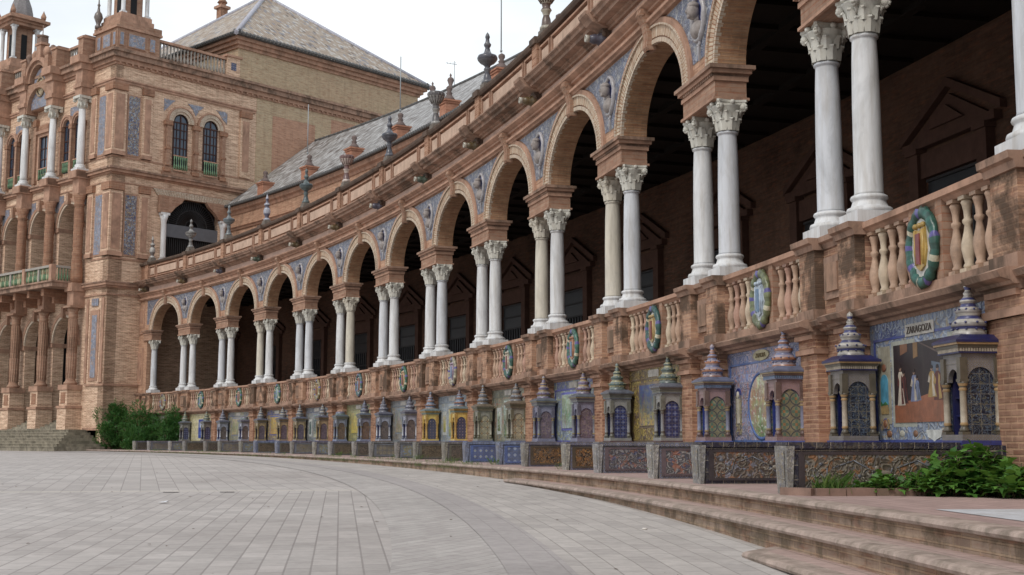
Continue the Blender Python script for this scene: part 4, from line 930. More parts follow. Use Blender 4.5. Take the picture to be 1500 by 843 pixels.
    for (zz, rr) in (() if c.get('flat') else ((1.215, .18), (1.35, .12), (1.15, .157))):
        for k in range(10): a = 2 * PI * k / 10; g.ball((rr * math.cos(a), rr * math.sin(a), zz), .014, .014, .012, 5, 2)
    g.build('dome', [G(c['dome']), G(c['dome2']), G(c['dome3'])], root)
def pnl(n, bgc, cols, kind='geo', sc_=7., ts=.1): return tiles(n, bgc, cols, kind, sc_, ts, grime=.25)
K_DARK = dict(plinth=(52, 56, 110), frame=(100, 92, 78), shelf=(36, 42, 92), col=(182, 164, 138), accent=(196, 150, 90), eave=(42, 44, 92), dent=(176, 160, 136), dome=(186, 181, 172), dome2=(144, 138, 134), dome3=(70, 74, 124), panel=pnl('kiosk_panel_dark', (30, 36, 60), [(80, 96, 116), (60, 70, 90), (100, 96, 80)], 'scroll', 12.))
K_ZAM = dict(plinth=(80, 92, 150), frame=(126, 96, 88), shelf=(60, 74, 150), col=(136, 138, 160), accent=(176, 146, 96), eave=(110, 116, 140), dent=(110, 130, 160), dome=(164, 152, 162), dome2=(184, 112, 72), dome3=(120, 124, 156), panel=pnl('kiosk_panel_green', (150, 142, 104), [(84, 130, 110), (186, 120, 60), (70, 80, 90)], 'rosette', ts=.09))
K_GRN = dict(plinth=(86, 60, 60), frame=(120, 118, 108), shelf=(36, 40, 70), col=(142, 142, 144), accent=(110, 100, 90), eave=(108, 112, 124), dent=(120, 120, 110), dome=(122, 132, 128), dome2=(84, 104, 100), dome3=(176, 170, 120), panel=pnl('kiosk_panel_blue', (54, 62, 122), [(96, 108, 160), (130, 140, 180), (36, 44, 100)], 'rosette', ts=.06))
K_PUR = dict(plinth=(112, 112, 130), frame=(106, 104, 120), shelf=(54, 60, 130), col=(130, 132, 140), accent=(170, 150, 90), eave=(104, 112, 122), dent=(130, 130, 130), dome=(148, 144, 152), dome2=(116, 102, 138), dome3=(176, 140, 80), panel=pnl('kiosk_panel_mauve', (118, 96, 110), [(140, 120, 140), (96, 84, 110), (150, 130, 120)], 'scroll', 12.))
K_BEI = dict(plinth=(88, 100, 140), frame=(118, 116, 96), shelf=(44, 46, 60), col=(172, 168, 150), accent=(120, 116, 96), eave=(124, 112, 96), dent=(120, 112, 90), dome=(132, 136, 142), dome2=(110, 112, 120), dome3=(150, 120, 90), panel=pnl('kiosk_panel_sand', (186, 172, 132), [(130, 120, 110), (196, 150, 70), (150, 150, 130)], 'rosette', ts=.085))
K_YEL = dict(plinth=(84, 96, 168), frame=(206, 156, 58), shelf=(160, 120, 50), col=(208, 160, 66), accent=(206, 156, 58), eave=(120, 136, 140), dent=(110, 130, 120), dome=(140, 150, 166), dome2=(176, 112, 80), dome3=(110, 124, 150), panel=pnl('kiosk_panel_dots', (70, 76, 120), [(96, 100, 130), (190, 160, 130), (60, 66, 110)], 'geo', ts=.09))
K_WHI = dict(plinth=(120, 84, 80), frame=(130, 134, 146), shelf=(40, 50, 130), col=(196, 198, 206), accent=(90, 96, 130), eave=(110, 112, 126), dent=(140, 140, 130), dome=(150, 150, 158), dome2=(116, 118, 132), dome3=(84, 88, 110), panel=pnl('kiosk_panel_brown', (116, 100, 96), [(140, 124, 110), (90, 84, 90), (100, 90, 100)], 'scroll', 12.))
K_BLU = dict(plinth=(84, 100, 150), frame=(110, 116, 130), shelf=(50, 60, 110), col=(140, 146, 160), accent=(150, 140, 90), eave=(96, 108, 120), dent=(130, 130, 110), dome=(126, 130, 128), dome2=(120, 120, 140), dome3=(90, 98, 130), panel=pnl('kiosk_panel_rust', (126, 96, 76), [(150, 120, 90), (100, 84, 80), (90, 84, 96)], 'scroll', 12.))
K_OCH = dict(plinth=(84, 90, 140), frame=(140, 120, 80), shelf=(60, 62, 90), col=(184, 154, 90), accent=(150, 130, 90), eave=(100, 104, 120), dent=(130, 120, 90), dome=(128, 130, 136), dome2=(96, 100, 116), dome3=(170, 166, 150), panel=pnl('kiosk_panel_violet', (104, 92, 116), [(120, 110, 130), (140, 120, 80), (84, 76, 110)], 'geo', ts=.08))
def flatv(c): d = dict(c); d['flat'] = 1; d['dome'] = (120, 138, 130); return d
KS = [K_DARK, K_DARK, K_ZAM, K_ZAM, K_GRN, K_GRN, K_PUR, K_PUR, K_BEI, K_BEI, K_YEL, K_YEL, K_WHI, K_WHI, K_BLU, flatv(K_BLU), K_OCH, K_OCH, K_OCH, K_OCH, flatv(K_WHI), K_WHI, K_GRN, K_GRN, K_GRN]
DESC = ['large dark navy kiosk with banded white dome, right of the ZARAGOZA mural', 'dark navy kiosk with banded white dome, left of the ZARAGOZA mural',
 'kiosk with orange based dome and flower panel, right of the ZAMORA mural', 'kiosk with orange based dome and flower panel, left of the ZAMORA mural',
 'kiosk with blue side panel and green grey dome, right of the yellow mural', 'kiosk with blue side panel and green grey dome, left of the yellow mural',
 'purple banded tiled kiosk at the right end of the third alcove from the right', None]
ORD = ['first', 'second', 'third', 'fourth', 'fifth', 'sixth', 'seventh', 'eighth', 'ninth', 'tenth', 'eleventh', 'twelfth', 'thirteenth', 'fourteenth', 'fifteenth', 'sixteenth', 'seventeenth', 'eighteenth', 'nineteenth', 'twentieth', 'twenty first', 'twenty second', 'twenty third', 'twenty fourth', 'twenty fifth']
LOOK = ['', '', '', '', '', '', 'purple banded', 'purple banded', 'beige panelled', 'beige panelled', 'yellow columned', 'yellow columned', 'white columned', 'white columned', 'blue grey', 'blue grey domeless', 'ochre columned', 'ochre columned', 'ochre columned', 'ochre columned', 'pale domeless', 'white columned', 'dark blue panelled', 'dark blue panelled', 'dark blue panelled']
PILC = [(150, 146, 138), (150, 148, 142), (176, 172, 164), (168, 166, 164), (170, 166, 150), (156, 152, 142), (130, 144, 176), (124, 138, 172), (156, 154, 136), (150, 150, 136)]
SCR = [((92, 82, 70), [(134, 124, 108), (150, 100, 60), (110, 112, 118)]), ((88, 76, 68), [(128, 112, 98), (146, 96, 64), (116, 118, 132)]), ((92, 88, 92), [(146, 142, 140), (150, 96, 76), (84, 88, 112)]), ((88, 84, 90), [(140, 136, 138), (146, 96, 80), (80, 84, 116)]), ((58, 44, 36), [(160, 112, 56), (140, 92, 50), (96, 80, 66)]), ((56, 44, 38), [(160, 112, 56), (130, 90, 54), (92, 78, 66)]), ((96, 112, 150), [(130, 146, 176), (150, 160, 176), (84, 96, 140)]), ((92, 106, 150), [(124, 140, 176), (160, 164, 150), (80, 92, 140)]), ((70, 64, 58), [(120, 108, 94), (104, 92, 80), (84, 76, 70)]), ((84, 72, 56), [(126, 110, 84), (110, 96, 76), (88, 76, 62)]), ((120, 126, 110), [(150, 140, 100), (110, 140, 176), (130, 126, 110)]), ((112, 110, 106), [(150, 136, 96), (110, 110, 120), (130, 126, 110)])]
T_EDGE = tiles('bench_wall_border_tile', (44, 42, 62), [(60, 56, 74), (84, 76, 66), (50, 46, 60)], 'scroll', 14., .14, grime=.4, grout=(150, 140, 124), gl=.8)
T_GEOY = tiles('geometric_yellow_tile', (104, 108, 130), [(190, 160, 84), (120, 126, 160), (80, 86, 120)], 'geo', 5., .07, grime=.35)
T_LIGHT = [tiles('bench_border_%d' % q, c_, [tuple(min(255, v_ + 36) for v_ in c_), tuple(int(v_ * .7) for v_ in c_), (84, 96, 150)], 'geo', 5., .07, grime=.35) for q, c_ in enumerate([(120, 118, 122), (112, 108, 120), (118, 136, 168), (124, 118, 104), (120, 124, 116)])]
def bench_wall(s, k):
    w = arc_pt(s, 0, 0); h = arc_h(s)
    nm = 'tiled low bench wall ending in a pale post, ' + (ORD[k] + ' from the right' if k else 'nearest the camera, below the ZARAGOZA mural')
    root = thing('bench_wall', (w.x, w.y, ZP), h, nm, 'bench wall', 'low tiled walls between the benches')
    y0, y1 = .8, 2.46; T = .15; bgc, cc = SCR[k] if k < len(SCR) else SCR[8 + k % 4]
    dark = G((72, 66, 70)) if k < 2 else G([(110, 96, 100), (96, 84, 70), (96, 116, 170), (110, 108, 96)][min(3, (k - 2) // 2)] if k % 4 < 2 or k < 8 else (124, 130, 140))
    g = M(); g.box(-T, T, .22, y1, 0, .47, 0); g.box(-T - .12, T + .12, .22, .82, .0, .472, 0)
    edge_m = T_EDGE if k < 2 else T_LIGHT[(k - 2) // 2 % len(T_LIGHT)]
    body = g.build('wall_core', [edge_m], root)
    for sx in (-1, 1):
        def yz(p, q, r): return (sx * q, p, r)
        g = M()
        m_ = tiles('relief_%d_%d' % (k, sx), bgc, cc, 'scroll' if k not in (6, 7, 11) else 'geo', 8. if k < 4 else 10., .14, seed=k * 1.7, grime=.35, grout=(100, 92, 80), gl=.4)
        xa, xb = sx * T, sx * (T + .012)
        if k in (4, 5):
            g.box(min(xa, xb), max(xa, xb), 1.62, y1 - .10, .07, .38, 0); g.build('relief_panel', [m_], root)
            g = M(); g.box(min(xa, xb), max(xa, xb), .95, 1.61, .07, .38, 0); g.build('geometric_panel', [T_GEOY], root)
        else: g.box(min(xa, xb), max(xa, xb), .95, y1 - .10, .07, .38, 0); g.build('relief_panel', [m_], root)
        g = M()
        for (a, b, z0, z1) in ((.88, y1 - .04, .38, .41), (.88, y1 - .04, .04, .07), (.88, .95, .07, .38), (y1 - .10, y1 - .04, .07, .38)):
            xb2 = sx * (T + .02); g.box(min(xa, xb2), max(xa, xb2), a, b, z0, z1)
        g.build('panel_frame', [dark], root)
        if k < 2:      # modelled acanthus scrolls in relief
            g = M(); rr = random.Random(k + 5); xs_ = sx * (T + .014)
            cys = [1.08, 1.38, 1.72, 2.02, 2.26]
            for q, cy in enumerate(cys):
                dr = 1 if q % 2 else -1; cz = .225 + dr * .03; R0 = rr.uniform(.085, .125); pts = []
                for t in range(16):
                    aa = t / 15 * rr.uniform(2.3, 2.9) * PI if False else t / 15 * 2.6 * PI; r_ = R0 * (1 - t / 19)
                    pts.append((xs_, cy + dr * r_ * math.cos(aa), cz + dr * r_ * math.sin(aa)))
                g.tube(pts, .008, 5, q % 2)
                if q + 1 < len(cys): g.tube([(xs_, cy + dr * R0, cz), (xs_, (cy + cys[q + 1]) / 2, .225 - dr * .1), (xs_, cys[q + 1] - dr * .06, .225 - dr * .03)], .007, 5, 3)
                for e in range(4): an = rr.uniform(0, 2 * PI); g.ball((xs_ - sx * .004, cy + R0 * 1.05 * math.cos(an), cz + R0 * 1.05 * math.sin(an)), .008, rr.uniform(.02, .035), rr.uniform(.012, .022), 6, rr.choice([0, 1, 2, 3]))
            g.ball((xs_, 1.56, .2), .014, .08, .03, 8, 0); g.ball((xs_, 1.64, .25), .012, .025, .028, 8, 0); g.tube([(xs_, 1.6, .2), (xs_, 1.68, .16), (xs_, 1.74, .2)], .01, 5, 0)
            g.build('scroll_relief', [G((132, 124, 112)), G((118, 110, 96)), G((150, 108, 68)), G((108, 112, 122))], root)
    g = M()
    for (a, b, t, z0, z1) in ((.8, y1 + .07, T + .03, .47, .53),): g.box(-t, t, a, b, z0, z1 - .03)
    g.box(-T - .03, T + .03, .8, y1, .44, .47); g.build('coping', [T_EDGE if k < 2 else edge_m], root)
    # tapering end post, wider at the top
    g = M(); pc = PILC[k % len(PILC)]
    g.box(-T - .03, T + .03, y1, y1 + .085, .0, .465, 0, taper=.02); g.build('end_post', [tiles('end_post_%d' % k, pc, [tuple(int(v_ * .8) for v_ in pc), tuple(min(255, int(v_ * 1.15)) for v_ in pc), (112, 112, 130)], 'scroll', 16., .12, grime=.5, grout=(110, 106, 98))], root)
    g = M(); 
    g.face([(T - .06, y1 + .068, .07), (-T + .06, y1 + .068, .07), (-T + .03, y1 + .085, .42), (T - .03, y1 + .085, .42)]); 
    g.V = [(a, b + .006, c) for a, b, c in g.V]
    g.build('post_panel', [tiles('post_panel_%d' % k, pc, [tuple(int(v_ * .8) for v_ in pc), (150, 130, 90), (110, 110, 126)], 'scroll', 12., .14, grime=.35)], root)
    return root
walls = []; k = 0
for i in range(-1, 12):
    for sg in ((-1, 1) if i >= 0 else (1,)):
        s = i * SP + sg * 1.147
        w = arc_pt(s, .54, 0.0)
        lab = DESC[k] if k < len(DESC) and DESC[k] else (LOOK[k] + ' tiled kiosk with ' + ('no dome' if 'domeless' in LOOK[k] else 'small stacked dome') + ', ' + ORD[k] + ' kiosk from the right')
        root = thing('tiled_kiosk', (w.x, w.y, 0.0 - .025), arc_h(s), lab, 'kiosk', 'tiled kiosks at the ends of the alcoves')
        kiosk_shape(root, KS[k])
        bench_wall(i * SP + sg * 1.09, k)
        k += 1

# blue notice in the last alcove
g = M(); c = 10.5 * SP - .1; g.box(c - .45, c + .45, .225, .235, .15, 1.15, 0); g.box(c - .3, c + .3, .235, .238, .72, 1.02, 1); g.box(c - .3, c + .3, .235, .238, .3, .5, 2)
oo = tuple(arc_pt(c, .22, .15)); o = M.build(g, 'wall_notice', [G((40, 70, 170)), G((190, 200, 220)), G((90, 120, 190))], None, arc_w, oo); tag(o, 'blue and white notice sheet on the cream wall of the far left alcove', 'notice')

# ================================================================= URNS on the parapet
UR1 = [(.26, 0), (.26, .08), (.20, .12), (.16, .26), (.11, .36), (.15, .42), (.17, .47), (.11, .52), (.16, .58), (.34, .66), (.44, .74), (.46, .82), (.42, .88), (.22, .92), (.14, 1.02), (.10, 1.12), (.15, 1.18), (.17, 1.23), (.10, 1.30), (.08, 1.40), (.11, 1.46), (.08, 1.54), (0, 1.62)]
UR2 = [(.26, 0), (.26, .08), (.20, .12), (.17, .3), (.12, .4), (.17, .5), (.22, .55), (.15, .62), (.18, .72), (.32, .84), (.42, .98), (.44, 1.10), (.40, 1.13), (.10, 1.10), (0, 1.1)]
UR3 = [(.24, 0), (.24, .08), (.16, .12), (.14, .2), (.24, .34), (.26, .48), (.20, .62), (.13, .70), (.20, .76), (.22, .82), (.12, .88), (.08, 1.02), (.13, 1.08), (.08, 1.16), (.05, 1.28), (0, 1.4)]
UD = {3: (UR2, (176, 168, 150), (110, 84, 70), 'wide fluted cup urn'), 4: (UR1, (104, 104, 108), (84, 84, 92), 'dark grey urn with wide ribbed bowl'), 5: (UR2, (150, 148, 144), (96, 92, 92), 'grey cup urn'), 6: (UR1, (100, 102, 112), (72, 74, 84), 'dark slate urn with ball finial'), 7: (UR2, (196, 180, 170), (120, 80, 76), 'pale urn with fluted pink bowl'), 8: (UR1, (96, 110, 110), (70, 84, 88), 'dark green urn with ball finial'), 9: (UR3, (170, 172, 184), (90, 90, 110), 'white and blue striped urn'), 10: (UR1, (128, 136, 138), (92, 100, 106), 'grey green urn'), 11: (UR1, (150, 150, 148), (100, 96, 92), 'light grey urn'), 12: (UR3, (176, 172, 166), (112, 104, 100), 'small light grey urn')}
for i, (P, c1, c2, nm) in UD.items():
    w = arc_pt(i * SP, .08, 10.6)
    root = thing('parapet_urn', tuple(w), arc_h(i * SP), nm + ' on the parapet, ' + ('nearest the tower' if i == 12 else ORD[i - 3] + ' urn from the right'), 'urn', 'urns along the arcade parapet')
    g = M(); g.box(-.24, .24, -.2, .2, 0, .14); g.box(-.19, .19, -.17, .17, .14, .262); g.build('pedestal', [plain('urn_pedestal_%d' % i, (120, 112, 104), .3, .8, 6.)], root)
    g = M(); z0 = .26; g.lathe(0, 0, [(r * .68, z0 + z * 1.02) for r, z in P], 20, mats=[(j // 2) % 2 for j in range(len(P) - 1)])
    if P is UR2:
        for q in range(14): t = 2 * PI * q / 14; g.tube([(.14 * math.cos(t), .14 * math.sin(t), z0 + .76), (.25 * math.cos(t), .25 * math.sin(t), z0 + .93), (.30 * math.cos(t), .30 * math.sin(t), z0 + 1.1)], .022, 5, 1)
    if P is UR1:
        for q in range(18): t = 2 * PI * q / 18; g.tube([(.2 * math.cos(t), .2 * math.sin(t), z0 + .66), (.31 * math.cos(t), .31 * math.sin(t), z0 + .82)], .015, 5, 1)
    g.build('vase', [G(c1), G(c2)], root)
# aerial poles standing on the chimneys and the roof
for n_, (s, r, z0, z1, lab) in enumerate(((10.6, -6, 16.7, 19.7, 'thin mast rising from the chimney in front of the buff tower wall, left one'), (8.56, -6, 16.7, 19.6, 'thin mast rising from the chimney below the tower roof corner'), (6.56, -6., 16.7, 21.5, 'tall thin mast beside the dark ribbed urn'), (9.58, -12.4, 20.4, 21.95, 'small television aerial on the far roof ridge against the sky'))):
    w = arc_pt(s * SP, r, z0); g = M(); g.tube([(0, 0, 0), (0, 0, z1 - z0)], .028 if n_ != 3 else .02, 6)
    if n_ == 3: g.tube([(-.5, 0, z1 - z0 - .1), (.15, 0, z1 - z0 - .22)], .015, 5); [g.tube([(-.4 + q * .16, -.2, z1 - z0 - .12), (-.4 + q * .16, .2, z1 - z0 - .12)], .01, 4) for q in range(4)]
    else: g.lathe(0, 0, [(.05, 0), (.05, .1), (.03, .12)], 8)
    tag(g.build('aerial_mast', [GALV], None, None, tuple(w)), lab, 'aerial', 'aerial masts on the arcade roof')

# ================================================================= TOWER
TO = tuple(tow_w([[8, 8, -.6]])[0])
TW = thing('tower_building', TO, 0, 'four storey brick corner tower with tiled hip roof, blue tile strips and white columns', 'building', absolute=True)
def T(g, name, mats, parent=TW): return g.build(name, mats, parent, tow_w)
TWW, TL = 16.6, 25.0
FY = lambda p, q, r: (-q, p, r)     # front: p = u, q = distance in front of the front plane
def fbox(g, u0, u1, d0, d1, z0, z1, m=0): g.box(-d1, -d0, u0, u1, z0, z1, m, step=99)
def sbox(g, v0, v1, d0, d1, z0, z1, m=0): g.box(v0, v1, -d1, -d0, z0, z1, m, step=99)
UC = [2.9 + 3.6 * k for k in range(4)]; UM = [4.7, 8.3, 11.9]
# ground storey, middle, upper front walls with arches
g = M()
def fwall(zb, zs, zt, hw, rz, th, m=0, mi=0):
    for um in UM:
        g.archwall(um - 1.8, um + 1.8, zt, -th, -.0, um, zs, hw, rz, m, mi, 16, zb=zb, yz=FY)
    fbox(g, 0.0, 2.9, -th, 0, zb, zt, m); fbox(g, 13.7, TWW, -th, 0, zb, zt, m)
fwall(.6, 6.0, 9.2, 1.42, 1.5, .7, 0, 0); fwall(9.2, 13.2, 16.2, 1.30, 1.35, .9, 0, 0)
T(g, 'front_wall', [B_TOWER])
g = M(); fbox(g, 0, TWW, -.5, 0, 16.2, 23.4, 0)
T(g, 'upper_front_wall', [B_TOWER])
g = M()      # side wall around the big opening
TH = .6
def sw(v0, v1, z0, z1, m=0): g.box(v0, v1, 0, TH, z0, z1, m, step=99)
sw(0, 3.8, -.6, 23.4); sw(3.8, 7.6, -.6, 10.8); sw(3.8, 7.6, 15.0, 23.4); sw(7.6, TL, -.6, 23.4)
T(g, 'side_wall', [B_TOWER])
g = M(); sbox(g, 10.3, TL - .2, 0, .02, 13, 22.7, 0)
for (a, b, z0, z1) in ((11.6, 15.2, 17.6, 21.6), (16.6, 20.8, 18.6, 22.3)): sbox(g, a, b, .02, .03, z0, z1, 1)
T(g, 'buff_brick_infill', [B_BUFF, B_PINK])
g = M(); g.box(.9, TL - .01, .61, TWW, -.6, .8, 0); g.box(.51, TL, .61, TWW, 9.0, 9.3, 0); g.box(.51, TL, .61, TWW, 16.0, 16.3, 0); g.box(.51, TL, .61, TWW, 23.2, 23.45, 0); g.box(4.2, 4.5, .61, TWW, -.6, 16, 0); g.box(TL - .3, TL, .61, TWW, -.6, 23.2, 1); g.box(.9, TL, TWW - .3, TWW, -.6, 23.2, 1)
T(g, 'inner_floors', [VOID, B_BACK])  # inner slabs painted near-black so the arches look unlit inside
# cornices, going round
g = M()
for (z0, z1, e) in ((.6, .75, .12), (3.2, 3.32, .10), (8.55, 8.65, .08), (9.0, 9.12, .15), (9.12, 9.28, .28), (9.28, 9.36, .34), (10.72, 10.82, .06), (15.35, 15.42, .05), (15.85, 15.95, .1), (15.95, 16.12, .25), (16.12, 16.24, .34), (16.9, 16.98, .05), (21.45, 21.6, .08), (21.6, 21.7, .14), (22.55, 22.7, .10), (22.7, 22.95, .22), (22.95, 23.25, .42), (23.25, 23.42, .55)):
    low = z1 < 4; ln = TL + e if z0 > 22 else 10.2; m = 1 if z0 > 22.9 or z0 in (9.28, 16.12) else 0
    if low or 10 < z0 < 11:
        fbox(g, -e, 2.0, -.003, e, z0, z1, m)
        sbox(g, 0, 2.2 if low else 3.4, 0, e, z0, z1, m)
    else:
        fbox(g, -e, TWW + e, -.003, e, z0, z1, m); sbox(g, .001, ln, 0, e, z0, z1, m)
for u in UC:         # entablature breaking forward over the columns
    for (z0, z1, e) in ((20.95, 21.45, .82), (21.45, 21.7, .92), (21.7, 22.55, .82), (22.55, 22.95, .95), (22.95, 23.42, 1.15), (8.0, 8.9, .75), (8.9, 9.4, .9), (14.85, 15.85, .72), (15.85, 16.3, .9)): fbox(g, u - .36 - (e - .72) * .5, u + .36 + (e - .72) * .5, .0, e, z0 + .002, z1 - .002, 0)
for k in range(60): v = .1 + k * .42; sbox(g, v, v + .12, .10, .2, 22.60, 22.70, 0)
T(g, 'cornice', [CORN2, CORN])
# corner pilasters and tile strips, side and front
TERR2 = brick('carved_terracotta', (186, 126, 94), (166, 106, 78), (150, 108, 84), bw=.4, rh=.14, grime=.4, bump=.9)
for (zb, zt) in ((10.9, 15.35), (17.0, 21.45)):
    for f in (sbox, fbox):
        for (a, b) in ((-.12, .72), (1.85, 2.5)):
            g = M(); f(g, a, b, .0, .14, zb, zt - .5, 0); f(g, a + .12, b - .12, .14, .17, zb + .4, zt - .7, 1); f(g, a - .05, b + .05, .0, .24, zt - .48, zt - .05, 2); f(g, a - .04, b + .04, .0, .2, zb, zb + .25, 1); T(g, 'corner_pilaster', [B_TOWER, CORN2, TERR2])
    g = M(); sbox(g, 9.0, 9.8, 0, .14, zb, zt - .5, 0); sbox(g, 8.95, 9.85, 0, .24, zt - .48, zt - .05, 2); sbox(g, 9.15, 9.65, .14, .17, zb + .4, zt - .7, 1)
    T(g, 'wall_pilaster', [B_TOWER, CORN2, TERR2])
    g = M(); sbox(g, .86, 1.74, 0, .05, zb + .05, zt - .6, 0)
    sbox(g, .93, 1.67, .05, .06, zb + .15, zt - .7, 1); T(g, 'tile_strip', [CORN2, T_TOW])
    g = M(); fbox(g, .86, 1.74, 0, .05, zb + .05, zt - .6, 0); fbox(g, .93, 1.67, .05, .06, zb + .15, zt - .7, 1); T(g, 'tile_strip', [CORN2, T_TOW2])
g = M(); fbox(g, .95, 1.5, .04, .06, 3.7, 7.4, 1); fbox(g, .7, 1.75, 0, .04, 3.5, 7.7, 0); fbox(g, .85, 1.6, .04, .06, 7.95, 8.4, 1); fbox(g, .2, .5, 0, .06, 3.4, 8.4, 0); fbox(g, 1.95, 2.2, 0, .06, 3.4, 8.4, 0); T(g, 'tile_strip', [CORN2, T_TOW2])
# side windows (twin arched)
GLASS = None
def glassm():
    k = NM('window_glass'); k.b.inputs['Base Color'].default_value = (.03, .05, .08, 1); k.b.inputs['Roughness'].default_value = .08; k.b.inputs['Specular IOR Level'].default_value = .9; return k.m
GLASS = glassm()
WFR = plain('window_frame_paint', (70, 46, 40), .2, .5)
def side_window(vc):
    g = M(); hw, zs, zb = .52, 19.75, 16.95
    P = [(vc - hw, zb), (vc + hw, zb), (vc + hw, zs)] + [(vc + hw * math.cos(a), zs + hw * math.sin(a)) for a in [PI * k / 12 for k in range(1, 12)]] + [(vc - hw, zs)]
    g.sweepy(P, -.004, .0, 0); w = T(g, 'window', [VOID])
    g = M(); g.sweepy([(x, z) for x, z in P], -.03, -.005, 0); T(g, 'pane', [GLASS], w)
    g = M(); g.ring(vc, zs, hw - .07, hw - .07, .07, -.08, -.03, 0, 14)
    for a, b, z0, z1 in ((vc - hw, vc - hw + .07, zb, zs), (vc + hw - .07, vc + hw, zb, zs), (vc - .035, vc + .035, zb, zs + .45), (vc - hw, vc + hw, zs - .05, zs + .03), (vc - hw, vc + hw, 18.1, 18.16), (vc - hw, vc + hw, 18.7, 18.75), (vc - hw, vc + hw, 19.25, 19.3), (vc - .28, vc - .25, zb, zs), (vc + .25, vc + .28, zb, zs)): sbox(g, a, b, .03, .08, z0, z1, 0)
    T(g, 'frame', [WFR], w)
    g = M(); sbox(g, vc - hw, vc + hw, .16, .22, 17.55, 17.62, 0); sbox(g, vc - hw, vc + hw, .14, .24, 16.62, 16.7, 0)
    for k in range(7): x = vc - hw + .07 + k * (2 * hw - .14) / 6; g.lathe(x, -.19, [(.03, 16.7), (.055, 16.85), (.05, 16.98), (.025, 17.1), (.03, 17.3), (.05, 17.55)], 8, 1)
    T(g, 'window_railing', [CORN2, GREENR], w)
    g = M(); g.ring(vc, zs, hw + .02, hw + .02, .16, .0, .14, 1, 16, yz=lambda p, q, r: (p, -q, r)); g.ring(vc, zs, hw + .18, hw + .18, .22, .0, .2, 1, 16, yz=lambda p, q, r: (p, -q, r)); g.ring(vc, zs, hw + .40, hw + .40, .08, .0, .24, 0, 16, yz=lambda p, q, r: (p, -q, r)); T(g, 'window_arch', [CORN2, B_CREAM], w)
side_window(4.55); side_window(6.75)
for v in (3.62, 5.65, 7.68):
    g = M(); sbox(g, v - .2, v + .2, 0, .12, 16.5, 19.6, 0); sbox(g, v - .12, v + .12, .12, .24, 16.9, 19.4, 1); sbox(g, v - .26, v + .26, 0, .28, 19.42, 19.72, 2); sbox(g, v - .24, v + .24, 0, .24, 16.5, 16.75, 2); sbox(g, v - .18, v + .18, .0, .26, 17.9, 18.05, 2); T(g, 'window_pier', [B_TERR, B_TERR, TERR2])
g = M(); sbox(g, 3.3, 8.1, 0, .16, 16.3, 16.55, 0); T(g, 'window_sill', [B_TERR])
for P in ([(3.35, 21.1), (3.35, 20.3), (3.6, 20.55), (3.95, 20.95), (4.15, 21.1)], [(5.05, 21.1), (5.4, 20.8), (5.65, 20.4), (5.9, 20.8), (6.25, 21.1)], [(7.15, 21.1), (7.35, 20.95), (7.7, 20.55), (8.0, 20.3), (8.0, 21.1)]):
    g = M(); g.sweepy(P, -.03, .0, 0); T(g, 'spandrel_tile_panel', [T_TOW2])
# large grilled opening with a fan of bars
og = M(); sbox(og, 3.8, 7.6, -.5, -.45, 10.8, 15.0, 0); op = T(og, 'gallery_opening', [VOID])  # near-black sheet stands in for the unlit room behind
g = M(); cx, cz = 5.7, 13.3
for k in range(0, 33): a = PI * k / 32; g.tube([(cx + .45 * math.cos(a), .12, cz + .45 * math.sin(a)), (cx + 1.72 * math.cos(a), .12, cz + 1.62 * math.sin(a))], .02, 4)
for rr in (.45, 1.1, 1.7): pts = [(cx + rr * math.cos(PI * k / 20), .12, cz + rr * .94 * math.sin(PI * k / 20)) for k in range(21)]; g.tube(pts, .03, 4)
for k in range(26): x = 3.85 + k * .148; g.tube([(x, .12, 10.8), (x, .12, 12.5)], .018, 4)
T(g, 'iron_grille', [IRON], op)
g = M(); sbox(g, 3.8, 7.6, -.2, -.08, 12.5, 13.3, 0); T(g, 'beam', [plain('grey_beam', (104, 108, 114), .1, .6)], op)
for v in (3.55, 7.85):
    g = M(); sbox(g, v - .24, v + .24, .0, .3, 10.8, 11.05, 0); g.lathe(v, -.12, [(.2, 11.05), (.17, 11.2), (.165, 13.3), (.2, 13.45), (.28, 13.75)], 12); sbox(g, v - .3, v + .3, 0, .34, 13.75, 13.9, 0); T(g, 'marble_jamb', [MARB])
g = M()
for k in range(30):  # flat arch
    a = 3.1 + k * (8.3 - 3.1) / 30; b = a + (8.3 - 3.1) / 30; sk = (a - 5.7) * .12; sk2 = (b - 5.7) * .12
    g.sweepy([(a, 14.95), (b - .02, 14.95), (b - .02 + sk2, 15.35), (a + sk, 15.35)], -.1, .0, 0)
for q in (-1, 1): 
    v0 = 5.7 + q * 2.2; P = [(v0 + q * .35, 13.9), (v0 - q * .45, 13.95), (v0 - q * .75, 14.3), (v0 - q * 1.2, 14.65), (v0 - q * 1.4, 14.96), (v0 + q * .35, 14.96)]
    g.sweepy(P[::-1] if q < 0 else P, -.28, .02, 1)
T(g, 'lintel', [B_CREAM, B_TERR])
